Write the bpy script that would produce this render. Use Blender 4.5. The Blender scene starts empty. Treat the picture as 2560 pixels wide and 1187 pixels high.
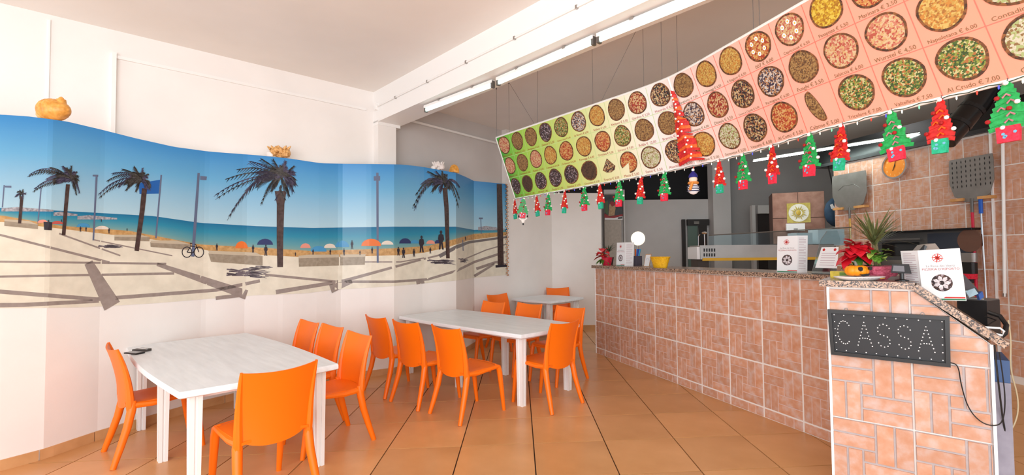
import bpy, bmesh, math, random
from math import sin, cos, pi, radians, sqrt, atan2
from mathutils import Vector, Matrix
random.seed(7)
S = bpy.context.scene
COL = S.collection

# ------------------------------------------------------------------ camera
F, CX, CY, ROLL, YH, EYE = 1180.0, 1320.0, 593.0, -0.01, 632.0, 1.53
TH = math.atan((YH - CY) / F)
cd = bpy.data.cameras.new('camera'); cam = bpy.data.objects.new('camera', cd); COL.objects.link(cam)
cd.sensor_fit = 'HORIZONTAL'; cd.sensor_width = 36.0; cd.lens = F / 2560 * 36.0
cd.shift_x = -(CX - 1280) / 2560; cd.shift_y = (CY - 593.5) / 2560
cd.clip_start = .05; cd.clip_end = 100
cam.matrix_world = Matrix.Translation((0, 0, EYE)) @ Matrix.Rotation(pi / 2 + TH, 4, 'X') @ Matrix.Rotation(ROLL, 4, 'Z')
S.camera = cam
# ------------------------------------------------------------------ light
W_ = bpy.data.worlds.new('world'); S.world = W_; W_.use_nodes = True
bg = W_.node_tree.nodes['Background']; bg.inputs[0].default_value = (0.90, 0.95, 1, 1); bg.inputs[1].default_value = .8
def area(name, loc, rot, sx, sy, power, col=(1, 1, 1)):
    l = bpy.data.lights.new(name, 'AREA'); l.shape = 'RECTANGLE'; l.size = sx; l.size_y = sy; l.energy = power; l.color = col
    o = bpy.data.objects.new(name, l); COL.objects.link(o); o.location = loc; o.rotation_euler = rot; return o
area('shopfront_daylight', (-0.6, -2.3, 1.9), (radians(104), 0, 0), 6.5, 3.0, 235, (.93, .97, 1))
area('kitchen_fill_light', (3.1, 7.4, 3.70), (0, 0, 0), 1.3, .5, 20, (1, 1, .98))  # unseen fill added to brighten the kitchen, no fixture modelled for it
area('side_door_daylight', (-6.2, 0.6, 1.7), (radians(90), 0, radians(-62)), 2.4, 2.6, 38, (.96, .98, 1))
S.view_settings.view_transform = 'Standard'; S.view_settings.look = 'None'
S.view_settings.exposure = 0.45; S.view_settings.gamma = 1.0; S.view_settings.use_curve_mapping = False

# ------------------------------------------------------------------ measuring helpers (survey of the room, metres)
def ray(px, py):
    r = (px - CX) / F; up = -(py - CY) / F
    a, b = cos(ROLL), sin(ROLL); r, up = a * r - b * up, b * r + a * up
    return (r, cos(TH) - up * sin(TH), sin(TH) + up * cos(TH))
def at(px, py, D):
    d = ray(px, py); k = D / d[1]; return Vector((d[0] * k, D, EYE + d[2] * k))
def atz(px, py, z):
    d = ray(px, py); k = (z - EYE) / d[2]; return Vector((d[0] * k, d[1] * k, z))
def onw(px, py, P, Q):
    d = ray(px, py); tx, ty = Q[0] - P[0], Q[1] - P[1]; n = (ty, -tx)
    k = (P[0] * n[0] + P[1] * n[1]) / (d[0] * n[0] + d[1] * n[1]); return Vector((d[0] * k, d[1] * k, EYE + d[2] * k))
def lerp(a, b, t): return a + (b - a) * t
def interp(tab, x):
    if x <= tab[0][0]: a, b = tab[0], tab[1]
    elif x >= tab[-1][0]: a, b = tab[-2], tab[-1]
    else:
        for a, b in zip(tab, tab[1:]):
            if a[0] <= x <= b[0]: break
    t = (x - a[0]) / (b[0] - a[0]); return [lerp(p, q, t) for p, q in zip(a[1:], b[1:])]
# ------------------------------------------------------------------ materials
def lin(c): 
    c = c / 255.0; return c / 12.92 if c <= .04045 else ((c + .055) / 1.055) ** 2.4
def rgb(c): return (lin(c[0]), lin(c[1]), lin(c[2]), 1)
MATS = {}
def mat(name, c, rough=.5, metal=0, var=0, scale=8, bump=0, bscale=60, emit=0, alpha=1, trans=0, spec=.5, stretch=None):
    if name in MATS: return MATS[name]
    m = bpy.data.materials.new(name); m.use_nodes = True; nt = m.node_tree; p = nt.nodes['Principled BSDF']
    p.inputs['Base Color'].default_value = rgb(c); p.inputs['Roughness'].default_value = rough; p.inputs['Metallic'].default_value = metal
    p.inputs['Specular IOR Level'].default_value = spec
    if emit: p.inputs['Emission Color'].default_value = rgb(c); p.inputs['Emission Strength'].default_value = emit
    if trans: p.inputs['Transmission Weight'].default_value = trans
    if alpha < 1: p.inputs['Alpha'].default_value = alpha
    tc = nt.nodes.new('ShaderNodeTexCoord'); src = tc.outputs['Object']
    if stretch:
        mp = nt.nodes.new('ShaderNodeMapping'); mp.inputs['Scale'].default_value = stretch; nt.links.new(src, mp.inputs[0]); src = mp.outputs[0]
    if var:
        n = nt.nodes.new('ShaderNodeTexNoise'); n.inputs['Scale'].default_value = scale; n.inputs['Detail'].default_value = 5; nt.links.new(src, n.inputs['Vector'])
        r = nt.nodes.new('ShaderNodeValToRGB'); a = rgb([max(0, v - var) for v in c]); b = rgb([min(255, v + var) for v in c])
        r.color_ramp.elements[0].position = .3; r.color_ramp.elements[1].position = .7
        r.color_ramp.elements[0].color = a; r.color_ramp.elements[1].color = b
        nt.links.new(n.outputs[0], r.inputs[0]); nt.links.new(r.outputs[0], p.inputs['Base Color'])
    if bump:
        n = nt.nodes.new('ShaderNodeTexNoise'); n.inputs['Scale'].default_value = bscale; nt.links.new(src, n.inputs['Vector'])
        b = nt.nodes.new('ShaderNodeBump'); b.inputs['Strength'].default_value = bump; b.inputs['Distance'].default_value = .01
        nt.links.new(n.outputs[0], b.inputs['Height']); nt.links.new(b.outputs[0], p.inputs['Normal'])
    MATS[name] = m; return m
def ramp_mat(name, stops, axis=0, rough=.5):
    """printed colour gradient along the UV of a sheet"""
    m = bpy.data.materials.new(name); m.use_nodes = True; nt = m.node_tree; p = nt.nodes['Principled BSDF']; p.inputs['Roughness'].default_value = rough
    uv = nt.nodes.new('ShaderNodeUVMap'); sp = nt.nodes.new('ShaderNodeSeparateXYZ'); r = nt.nodes.new('ShaderNodeValToRGB')
    nt.links.new(uv.outputs[0], sp.inputs[0]); nt.links.new(sp.outputs[axis], r.inputs[0]); nt.links.new(r.outputs[0], p.inputs['Base Color'])
    e = r.color_ramp.elements
    e[0].position, e[0].color = stops[0][0], rgb(stops[0][1]); e[1].position, e[1].color = stops[-1][0], rgb(stops[-1][1])
    for s in stops[1:-1]: q = e.new(s[0]); q.color = rgb(s[1])
    MATS[name] = m; return m
def speckle_mat(name, cols, scale, rough=.3, mix=None):
    """granite / pizza topping speckle: voronoi cells through a constant ramp, shifted per object"""
    m = bpy.data.materials.new(name); m.use_nodes = True; nt = m.node_tree; p = nt.nodes['Principled BSDF']; p.inputs['Roughness'].default_value = rough
    tc = nt.nodes.new('ShaderNodeTexCoord'); oi = nt.nodes.new('ShaderNodeObjectInfo'); mu = nt.nodes.new('ShaderNodeVectorMath'); mu.operation = 'ADD'
    sc = nt.nodes.new('ShaderNodeVectorMath'); sc.operation = 'SCALE'; sc.inputs[0].default_value = (37, 17, 5); nt.links.new(oi.outputs['Random'], sc.inputs['Scale'])
    nt.links.new(tc.outputs['Object'], mu.inputs[0]); nt.links.new(sc.outputs[0], mu.inputs[1])
    nz = nt.nodes.new('ShaderNodeTexNoise'); nz.inputs['Scale'].default_value = scale * .8; nt.links.new(mu.outputs[0], nz.inputs['Vector'])
    ad = nt.nodes.new('ShaderNodeVectorMath'); ad.operation = 'MULTIPLY_ADD'; ad.inputs[1].default_value = (.6 / scale,) * 3
    nt.links.new(nz.outputs['Color'], ad.inputs[0]); nt.links.new(mu.outputs[0], ad.inputs[2])
    v = nt.nodes.new('ShaderNodeTexVoronoi'); v.inputs['Scale'].default_value = scale; nt.links.new(ad.outputs[0], v.inputs['Vector'])
    sp = nt.nodes.new('ShaderNodeSeparateColor'); nt.links.new(v.outputs['Color'], sp.inputs[0])
    r = nt.nodes.new('ShaderNodeValToRGB'); r.color_ramp.interpolation = 'CONSTANT' if len(cols) > 3 else 'LINEAR'
    nt.links.new(sp.outputs[0], r.inputs[0]); e = r.color_ramp.elements
    e[0].position = 0; e[0].color = rgb(cols[0]); e[1].position = 1 - 1 / len(cols); e[1].color = rgb(cols[-1])
    for i, cc in enumerate(cols[1:-1]): q = e.new((i + 1) / len(cols)); q.color = rgb(cc)
    nt.links.new(r.outputs[0], p.inputs['Base Color']); MATS[name] = m; return m

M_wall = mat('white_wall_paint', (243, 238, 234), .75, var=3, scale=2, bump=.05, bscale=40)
M_ceil = mat('ceiling_paint', (240, 234, 228), .85, var=3, scale=1.5)
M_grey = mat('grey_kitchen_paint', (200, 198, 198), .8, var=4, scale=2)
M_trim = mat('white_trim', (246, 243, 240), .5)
M_dark = mat('unlit_void_shade', (52, 52, 54), .9)  # shade of the unlit space beyond the partition, put into the wall colour
M_grout = mat('dark_grout', (70, 50, 38), .9)
M_orange = mat('orange_plastic', (255, 118, 0), .42, bump=.02, bscale=300)
M_table = mat('white_resin', (238, 241, 244), .35, var=7, scale=3, stretch=(1, 9, 9))
M_leg = mat('white_resin_leg', (246, 244, 242), .4)
M_black = mat('black_plastic', (22, 22, 24), .35)
M_blackm = mat('black_metal', (16, 16, 18), .25, .3)
M_steel = mat('brushed_steel', (176, 172, 168), .32, .9, var=8, scale=3)
M_steeld = mat('grey_steel', (120, 118, 116), .4, .7)
M_chrome = mat('chrome', (225, 225, 228), .15, 1)
M_wood = mat('light_wood', (205, 150, 90), .5, var=14, scale=12)
M_white = mat('white_gloss', (248, 248, 248), .3)
M_paper = mat('white_paper', (244, 244, 246), .6)
M_red = mat('red_ribbon', (206, 24, 20), .35, var=18, scale=60)
M_redp = mat('pink_red_card', (228, 32, 62), .45, var=20, scale=80)
M_green = mat('green_ribbon', (22, 165, 78), .35, var=18, scale=60)
M_greenp = mat('green_card', (22, 176, 130), .45, var=18, scale=80)
M_ogarl = mat('orange_tinsel', (236, 96, 20), .35, var=20, scale=60)
M_pomw = mat('white_pompom', (250, 246, 240), .8)
M_pomr = mat('red_pompom', (165, 16, 18), .7)
M_wire = mat('dark_wire', (96, 90, 90), .5)
M_granite = speckle_mat('speckled_granite', [(176, 142, 116), (96, 74, 62), (150, 122, 104), (54, 44, 40), (192, 164, 142)], 150, .25)

# ------------------------------------------------------------------ mesh builder
def origin(o):
    v = Vector((0, 0, 0))
    while o: v += o.location; o = o.parent
    return v
class MB:
    def __init__(s): s.v = []; s.f = []; s.m = []; s.uv = []; s.cur = 0
    def vert(s, p, uv=(0, 0)): s.v.append(tuple(p)); s.uv.append(uv); return len(s.v) - 1
    def face(s, idx): s.f.append(tuple(idx)); s.m.append(s.cur)
    def poly(s, pts): s.face([s.vert(p) for p in pts])
    def prism(s, base, off):
        off = Vector(off); n = len(base); a = [s.vert(p) for p in base]; b = [s.vert(Vector(p) + off) for p in base]
        s.face(a[::-1]); s.face(b)
        for i in range(n): j = (i + 1) % n; s.face((a[i], a[j], b[j], b[i]))
    def box(s, c, size, ax=None, ay=None):
        c = Vector(c); ax = Vector(ax or (1, 0, 0)).normalized(); az = Vector((0, 0, 1)); ay = Vector(ay).normalized() if ay else az.cross(ax)
        az = ax.cross(ay); hx, hy, hz = [k / 2 for k in size]
        s.prism([c + ax * i * hx + ay * j * hy - az * hz for i, j in ((-1, -1), (1, -1), (1, 1), (-1, 1))], az * 2 * hz)
    def span(s, p, q, w, z0, z1, side=0):
        """upright slab along plan line p-q, width w towards the left normal (side=-1 right, 0 centred)"""
        p = Vector((p[0], p[1], 0)); q = Vector((q[0], q[1], 0)); d = (q - p).normalized(); n = Vector((-d.y, d.x, 0))
        a, b = {0: (-.5, .5), 1: (0, 1), -1: (-1, 0)}[side]
        s.prism([p + n * w * a + Vector((0, 0, z0)), q + n * w * a + Vector((0, 0, z0)), q + n * w * b + Vector((0, 0, z0)), p + n * w * b + Vector((0, 0, z0))], (0, 0, z1 - z0))
    def tube(s, pts, rad, n=8, caps=True, flat=1):
        pts = [Vector(p) for p in pts]; rad = rad if isinstance(rad, (list, tuple)) else [rad] * len(pts); rings = []
        up = None
        for i, p in enumerate(pts):
            d = (pts[min(i + 1, len(pts) - 1)] - pts[max(i - 1, 0)]).normalized()
            if up is None: up = d.orthogonal().normalized() if abs(d.z) > .98 else Vector((0, 0, 1))
            a = d.cross(up)
            a = a.normalized() if a.length > 1e-6 else d.orthogonal().normalized()
            b = a.cross(d).normalized(); up = b
            rings.append([s.vert(p + a * cos(2 * pi * k / n) * rad[i] + b * sin(2 * pi * k / n) * rad[i] * flat) for k in range(n)])
        for r0, r1 in zip(rings, rings[1:]):
            for k in range(n): j = (k + 1) % n; s.face((r0[k], r0[j], r1[j], r1[k]))
        if caps: s.face(rings[0][::-1]); s.face(rings[-1])
    def sphere(s, c, r, n=8, sc=(1, 1, 1)):
        c = Vector(c); rows = []
        for i in range(n // 2 + 1):
            t = pi * i / (n // 2)
            if i in (0, n // 2): rows.append([s.vert(c + Vector((0, 0, cos(t) * r * sc[2])))])
            else: rows.append([s.vert(c + Vector((sin(t) * cos(2 * pi * k / n) * r * sc[0], sin(t) * sin(2 * pi * k / n) * r * sc[1], cos(t) * r * sc[2]))) for k in range(n)])
        for a, b in zip(rows, rows[1:]):
            for k in range(n):
                j = (k + 1) % n
                if len(a) == 1: s.face((a[0], b[k], b[j]))
                elif len(b) == 1: s.face((a[k], b[0], a[j]))
                else: s.face((a[k], b[k], b[j], a[j]))
    def lathe(s, c, prof, n=20, sc=(1, 1)):
        c = Vector(c); rows = [[s.vert(c + Vector((r * cos(2 * pi * k / n) * sc[0], r * sin(2 * pi * k / n) * sc[1], z))) for k in range(n)] for r, z in prof]
        for a, b in zip(rows, rows[1:]):
            for k in range(n): j = (k + 1) % n; s.face((a[k], a[j], b[j], b[k]))
        s.face(rows[0][::-1]); s.face(rows[-1])
    def grid(s, fn, nu, nv):
        ix = [[s.vert(fn(i / nu, j / nv), (i / nu, j / nv)) for j in range(nv + 1)] for i in range(nu + 1)]
        for i in range(nu):
            for j in range(nv): s.face((ix[i][j], ix[i + 1][j], ix[i + 1][j + 1], ix[i][j + 1]))
        return ix
    def sheet(s, fn, nu, nv, th):
        """solid curved sheet: fn(u,v) front, offset th(vector or fn) for the back"""
        a = s.grid(fn, nu, nv); g = th if callable(th) else (lambda u, v: Vector(th))
        b = [[s.vert(Vector(fn(i / nu, j / nv)) + g(i / nu, j / nv), (i / nu, j / nv)) for j in range(nv + 1)] for i in range(nu + 1)]
        for i in range(nu):
            for j in range(nv): s.face((b[i][j], b[i][j + 1], b[i + 1][j + 1], b[i + 1][j]))
        for i in range(nu): s.face((a[i][0], b[i][0], b[i + 1][0], a[i + 1][0])); s.face((a[i][nv], a[i + 1][nv], b[i + 1][nv], b[i][nv]))
        for j in range(nv): s.face((a[0][j], a[0][j + 1], b[0][j + 1], b[0][j])); s.face((a[nu][j], b[nu][j], b[nu][j + 1], a[nu][j + 1]))
    def mesh(s, name, mats, off=(0, 0, 0), smooth=False, fix=True):
        me = bpy.data.meshes.new(name); off = Vector(off)
        me.from_pydata([tuple(Vector(v) - off) for v in s.v], [], s.f)
        for m in (mats if isinstance(mats, (list, tuple)) else [mats]): me.materials.append(m)
        for p, k in zip(me.polygons, s.m): p.material_index = k; p.use_smooth = smooth
        uvl = me.uv_layers.new(name='UVMap')
        for l in me.loops: uvl.data[l.index].uv = s.uv[l.vertex_index]
        if fix:
            bm = bmesh.new(); bm.from_mesh(me); bmesh.ops.recalc_face_normals(bm, faces=bm.faces); bm.to_mesh(me); bm.free()
        if smooth:
            me.set_sharp_from_angle(angle=radians(38))
        return me
    def build(s, name, mats, parent=None, local=False, smooth=False, base=None, fix=True):
        off = Vector((0, 0, 0)) if local else (origin(parent) if parent else Vector(base or (0, 0, 0)))
        o = bpy.data.objects.new(name, s.mesh(name, mats, off, smooth, fix)); COL.objects.link(o)
        if parent: o.parent = parent
        elif base is not None: o.location = base
        return o
def tag(o, label=None, cat=None, group=None, kind=None):
    if label: o['label'] = label
    if cat: o['category'] = cat
    if group: o['group'] = group
    if kind: o['kind'] = kind
    return o
def thing(name, label, cat, loc=(0, 0, 0), rz=0, group=None):
    o = bpy.data.objects.new(name, None); o.empty_display_size = .1; COL.objects.link(o); o.location = loc; o.rotation_euler = (0, 0, rz)
    return tag(o, label, cat, group)
def struct(o): o['kind'] = 'structure'; return o
def copy_tree(o, parent=None):
    c = o.copy(); COL.objects.link(c); c.parent = parent
    for ch in list(o.children): copy_tree(ch, c)
    return c
def inst(name, me, parent, M):
    o = bpy.data.objects.new(name, me); COL.objects.link(o); o.parent = parent; o.matrix_local = M; return o
def chaikin(P, it=3):
    P = [Vector(p) for p in P]
    for _ in range(it): P = [P[0]] + [q for a, b in zip(P, P[1:]) for q in (a * .75 + b * .25, a * .25 + b * .75)] + [P[-1]]
    return P
TXT = {}
def text_polys(s):
    """glyph outlines as (verts2d, faces), unit height, centred on x"""
    if s in TXT: return TXT[s]
    c = bpy.data.curves.new('glyphs', 'FONT'); c.body = s; c.align_x = 'CENTER'; c.resolution_u = 2
    o = bpy.data.objects.new('glyphs', c); me = bpy.data.meshes.new_from_object(o)
    r = ([(v.co.x, v.co.y) for v in me.vertices], [tuple(p.vertices) for p in me.polygons])
    bpy.data.objects.remove(o); bpy.data.curves.remove(c); bpy.data.meshes.remove(me); TXT[s] = r; return r
def put_text(mb, s, fn, size=1.0):
    vs, fs = text_polys(s); i0 = len(mb.v)
    for x, y in vs: mb.vert(fn(x * size, y * size))
    for f in fs: mb.face([i0 + k for k in f])

# ================================================================== SETTING
ZC = 3.75
# ---- floor: grout bed + terracotta tiles laid as measured
def floor_tile_mat():
    m = mat('terracotta_floor_tile', (212, 156, 102), .3, var=10, scale=2.2)
    nt = m.node_tree; p = nt.nodes['Principled BSDF']; r = [n for n in nt.nodes if n.type == 'VALTORGB'][0]
    oi = nt.nodes.new('ShaderNodeObjectInfo'); hs = nt.nodes.new('ShaderNodeHueSaturation'); mr = nt.nodes.new('ShaderNodeMapRange')
    mr.inputs['To Min'].default_value = .92; mr.inputs['To Max'].default_value = 1.08
    nt.links.new(oi.outputs['Random'], mr.inputs[0]); nt.links.new(mr.outputs[0], hs.inputs['Value']); nt.links.new(r.outputs[0], hs.inputs['Color']); nt.links.new(hs.outputs[0], p.inputs['Base Color'])
    return m
M_ftile = floor_tile_mat()
mb = MB(); mb.box((0.6, 4.9, -.06), (15.2, 15.6, .1)); floor = struct(mb.build('floor', M_grout))
FO, FA, FB = Vector((.615, 3.301, 0)), Vector((.575, .042, 0)), Vector((-.012, .586, 0))
mb = MB(); g = .008
q = [FA * g + FB * g, FA * (1 - g) + FB * g, FA * (1 - g) + FB * (1 - g), FA * g + FB * (1 - g)]
mb.prism([p + Vector((0, 0, -.011)) for p in q], (0, 0, .011)); tile_me = mb.mesh('floor_tile', M_ftile)
rest = MB()
for a in range(-14, 14):
    for b in range(-11, 15):
        o = FO + FA * a + FB * b; c = o + FA * .5 + FB * .5
        if not (-6.9 < c.x < 7.9 and -2.6 < c.y < 11.2): continue
        vis = c.y > 2.2 and c.y < 9.6 and c.x > -4.0 + max(0, c.y - 4.4) * .72 - .4 and c.x < 2.7 - (c.y - 3.2) * .41 + .45
        if vis: inst('floor_tile', tile_me, floor, Matrix.Translation(o))
        else: rest.prism([o + p + Vector((0, 0, -.011)) for p in q], (0, 0, .011))
tag(rest.build('floor_tile_field', M_ftile, floor), kind='stuff')
# ---- ceiling
mb = MB(); mb.box((0.6, 4.9, ZC + .05), (15.2, 15.6, .1)); struct(mb.build('ceiling', M_ceil))
# ---- curved lower wall in plan (px column -> x, y)
LW = [(-420, -4.75, 2.15), (-200, -4.25, 2.75), (0, -3.817, 3.449), (109, -3.703, 3.645), (243, -3.623, 4.004), (380, -3.48, 4.38), (505, -3.302, 4.809), (600, -3.08, 5.13), (700, -2.76, 5.42), (780, -2.50, 5.68)]
LW = [r for r in LW]
def colD(px, D): p = at(px, 640, D); return (px, p.x, p.y)
LW += [colD(850, 5.86), colD(921, 5.957), colD(985, 6.11), colD(1060, 6.55), colD(1140, 6.95), colD(1185, 7.8), colD(1268, 8.4), colD(1380, 9.38), colD(1490, 9.46), colD(1504, 9.48)]
MT = [(0, 287), (60, 291), (109, 297), (160, 304), (250, 325), (330, 345), (430, 367), (520, 379), (640, 388), (720, 396), (800, 408), (860, 409.5), (930, 410), (1000, 411), (1050, 416), (1100, 425), (1140, 432), (1165, 442), (1185, 452), (1225, 456), (1268, 460)]
MBt = [(0, 770), (100, 769), (200, 768), (300, 763), (400, 757), (505, 748), (640, 738), (765, 733), (833, 724), (921, 719), (985, 715), (1060, 708), (1140, 701), (1185, 694), (1268, 687)]
# dense survey of the wall: plan point for each column (ray through column cut with the plan polyline)
def wall_xy(px):
    if px < 0: return interp(LW, px)
    for a, b in zip(LW, LW[1:]):
        if a[0] <= px <= b[0]:
            p = onw(px, 640, a[1:], b[1:]); return [p.x, p.y]
    return list(LW[-1][1:])
KN = []
for px in list(range(-420, 1269, 12)) + [109, 985, 1140, 1185, 1268]:
    x, y = wall_xy(px); c_ = max(0, px)
    d = sqrt(x * x + y * y)
    if px < 0: x0, y0 = wall_xy(0); zt, zb = onw(0, 287, (x0, y0), (x0 + .5, y0 + .86)).z, onw(0, 770, (x0, y0), (x0 + .5, y0 + .86)).z
    else:
        zt = at(px, interp(MT, px)[0], y).z; zb = at(px, interp(MBt, px)[0], y).z
    KN.append((px, x, y, zt, zb))
KN.sort(); KN = [k for i, k in enumerate(KN) if i == 0 or k[0] - KN[i - 1][0] > .5]
def nrm(px, e=6):
    a = interp(KN, px - e); b = interp(KN, px + e); d = Vector((b[0] - a[0], b[1] - a[1], 0)).normalized(); return Vector((d.y, -d.x, 0))
mb = MB(); back = Vector((-.55, .5, 0))
front = [(k[1], k[2], k[3]) for k in KN]
rowb = [mb.vert((x, y, 0)) for x, y, z in front]; rowt = [mb.vert((x, y, z)) for x, y, z in front]; rowk = [mb.vert((x - .16, y + .16, z)) for x, y, z in front]
for i in range(len(front) - 1):
    mb.face((rowb[i], rowb[i + 1], rowt[i + 1], rowt[i])); mb.face((rowt[i], rowt[i + 1], rowk[i + 1], rowk[i]))
struct(mb.build('wall_left', M_wall, fix=False))
# wall going on to the right of the mural, full height
mb = MB(); pts = [interp(KN, 1268)] + [r[1:] for r in LW if r[0] > 1268]
for a, b in zip(pts, pts[1:]): mb.span(a, b, .12, 0, ZC if a[1] < 9.3 else 2.72, 1)
struct(mb.build('wall_back', M_wall))
# upper wall behind the ledge
P1, P2 = Vector((-4.338, 4.262, 0)), Vector((-2.179, 6.322, 0)); du = (P2 - P1).normalized()
mb = MB(); mb.span(P1 - du * 3.6, P2 + du * .22, .12, 1.2, ZC, 1)
struct(mb.build('wall_upper', M_wall))
mb = MB(); mb.span(P2, (-.34, 8.62), .12, 1.2, ZC, 1); struct(mb.build('wall_upper_back', mat('upper_wall_grey', (206, 199, 196), .8, var=3, scale=2)))  # flat grey tone, darker than the wall left of the column
nu_ = Vector((du.y, -du.x, 0))
# trims on the upper wall
mb = MB(); a = onw(285, 144, P1, P2); mb.span(a + nu_ * .012, P2 + nu_ * .012, .024, 3.47, 3.50); mb.span(onw(279, 200, P1, P2) + nu_ * .02, onw(290, 200, P1, P2) + nu_ * .02, .04, 2.3, 3.52)
struct(mb.build('trim_1', M_trim))
mb = MB(); a = onw(120, 100, P1, P2); mb.span(a + nu_ * .006, a + du * .014 + nu_ * .006, .012, 2.3, 3.70); struct(mb.build('trim_2', M_trim))
mb = MB(); mb.span((-2.1, 6.40), (-.36, 8.58), .03, 3.47, 3.50, -1); struct(mb.build('trim_3', M_trim))
# beam + column
L0, L1 = Vector((-2.003, 6.30, 0)), Vector((.877, 3.304, 0)); db = (L1 - L0).normalized(); nb = Vector((-db.y, db.x, 0))
if nb.x < 0: nb = -nb
mb = MB(); B0, B1 = L0 - db * .3, L0 + db * 8.6
mb.prism([B0 + Vector((0, 0, 3.32)), B1 + Vector((0, 0, 3.32)), B1 + nb * .345 + Vector((0, 0, 3.32)), B0 + nb * .345 + Vector((0, 0, 3.32))], (0, 0, ZC - 3.32))
mb.prism([L0 - db * .3 - nb * .0 + Vector((0, 0, 3.28)), L0 - db * .0 + Vector((0, 0, 3.28)), L0 + nb * .33 + Vector((0, 0, 3.28)), L0 - db * .3 + nb * .33 + Vector((0, 0, 3.28))], (0, 0, .06))
struct(mb.build('beam', M_trim))
mb = MB(); c0 = L0 + nb * .005 - db * .01
mb.prism([c0 - db * .3, c0, c0 + nb * .265, c0 + nb * .265 - db * .3], (0, 0, 3.285)); struct(mb.build('column', M_wall))
# conduit with clips along the beam
cnd = thing('conduit', 'thin white cable conduit clipped along the side of the ceiling beam', 'conduit', tuple(L0 - nb * .02 + Vector((0, 0, 3.54))))
mb = MB(); mb.tube([L0 - nb * .014 + Vector((0, 0, 3.52)), L0 + db * 3.9 - nb * .014 + Vector((0, 0, 3.52))], .009, 6); mb.build('pipe', M_trim, cnd)
mb = MB(); mb.box(L0 - nb * .02 - db * .02 + Vector((0, 0, 3.52)), (.05, .04, .09), db, nb); mb.build('junction_box', M_trim, cnd)
for k in range(5):
    mb = MB(); mb.box(L0 + db * (.5 + k * .75) - nb * .012 + Vector((0, 0, 3.52)), (.018, .024, .03), db, nb); mb.build('clip', M_steel, cnd)
# ---- skirting tiles along the curved wall
mb = MB(); M_skirt = mat('skirting_tile', (208, 158, 108), .35, var=10, scale=5)
skirt_px = [-420, -250, -110, 0, 109, 243, 330, 410, 488, 565, 640, 712, 780, 850, 921, 985, 1060, 1140, 1185, 1268, 1330, 1380]
base = struct(MB().build('baseboard_left', M_grout))
for a, b in zip(skirt_px, skirt_px[1:]):
    mb = MB(); n = 4; g0 = .004
    pts = []
    for i in range(n + 1):
        px = lerp(a, b, i / n); x, y = (interp(KN, px)[:2] if px <= 1268 else wall_xy(px)); nn = nrm(min(px if px > a + 1 else px + 7, 1260) if px < b - 1 else min(px - 7, 1260)); pts.append((Vector((x, y, 0)), nn))
    d0 = (pts[1][0] - pts[0][0]).normalized() * g0; pts[0] = (pts[0][0] + d0, pts[0][1]); pts[-1] = (pts[-1][0] - (pts[-1][0] - pts[-2][0]).normalized() * g0, pts[-1][1])
    for (p, n0), (r, n1) in zip(pts, pts[1:]):
        mb.prism([p - n0 * .004, r - n1 * .004, r + n1 * .011, p + n0 * .011], (0, 0, .078))
    mb.build('skirting_tile', M_skirt, base)
mb = MB(); mb.span(LW[-3][1:], LW[-2][1:], .014, 0, .085, -1); struct(mb.build('baseboard_back', M_skirt))
# ---- kitchen shell
mb = MB(); mb.span((1.45, 10.8), (4.30, 10.8), .12, 0, 2.72, 1); wk = struct(mb.build('wall_kitchen', M_grey))
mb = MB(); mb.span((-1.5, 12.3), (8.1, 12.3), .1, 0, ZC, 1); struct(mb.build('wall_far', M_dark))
mb = MB(); mb.span((8.1, 12.3), (8.1, -2.8), .1, 0, ZC, 1); struct(mb.build('wall_right', M_grey))
mb = MB(); mb.span((1.24, 9.48), (1.55, 10.8), .1, 0, 2.72, 1); struct(mb.build('wall_recess', M_grey))
M_ddoor = mat('dark_brown_door', (34, 27, 26), .5); M_frost = mat('frosted_green_glass', (92, 112, 104), .35)
def rect_px(mb, x0, y0, x1, y1, D, th=.03):
    a = at(x0, y0, D); b = at(x1, y1, D); mb.prism([(a.x, D, b.z), (b.x, D, b.z), (b.x, D, a.z), (a.x, D, a.z)], (0, th, 0))
door = struct(MB().build('door_1', M_ddoor, base=at(1740, 800, 10.77)))
mb = MB(); rect_px(mb, 1706, 548, 1719, 815, 10.7, .08); rect_px(mb, 1719, 548, 1773, 563, 10.7, .08); rect_px(mb, 1747, 563, 1773, 815, 10.7, .08); mb.build('door_frame', M_ddoor, door)
mb = MB(); rect_px(mb, 1719, 563, 1746, 668, 10.74, .02); mb.build('glass_pane', M_frost, door)
mb = MB(); rect_px(mb, 1745, 563, 1748, 668, 10.69, .02); mb.build('handle_strip', M_steel, door)
mb = MB(); rect_px(mb, 1735, 553, 1748, 560, 10.68, .015); mb.build('name_plate', mat('plate_grey', (120, 116, 112), .4), door)
# recessed beige panel door with a poster
door2 = struct(MB().build('door_2', M_grey, base=at(1535, 800, 10.5)))
mb = MB(); rect_px(mb, 1510, 484, 1558, 860, 10.4, .04); mb.build('door_leaf', mat('beige_panel', (176, 166, 156), .6, var=8, scale=20), door2)
mb = MB(); rect_px(mb, 1500, 474, 1510, 860, 10.36, .1); rect_px(mb, 1558, 474, 1568, 860, 10.36, .1); rect_px(mb, 1510, 474, 1558, 484, 10.36, .1); mb.build('door_frame', M_grey, door2)
po = thing('sandwich_poster', 'dark food poster with red swoosh on the beige panel behind the counter', 'poster', at(1535, 548, 10.37))
mb = MB(); rect_px(mb, 1511, 487, 1557, 549, 10.38, .012); mb.build('sheet', M_paper, po)
mb = MB(); rect_px(mb, 1511, 487, 1557, 541, 10.376, .003); mb.build('print_background', mat('poster_dark', (52, 56, 62), .5, var=18, scale=6), po)
def pprint(name, pts, m, D=10.374, par=None):
    b_ = MB(); b_.prism([at(x, y, D) for x, y in pts], (0, .0015, 0)); return b_.build(name, m, par)
pprint('print_wrap', [(1521, 540), (1523, 512), (1529, 503), (1537, 506), (1539, 520), (1536, 538)], mat('poster_bread', (178, 144, 104), .5, var=20, scale=30), par=po)
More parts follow.
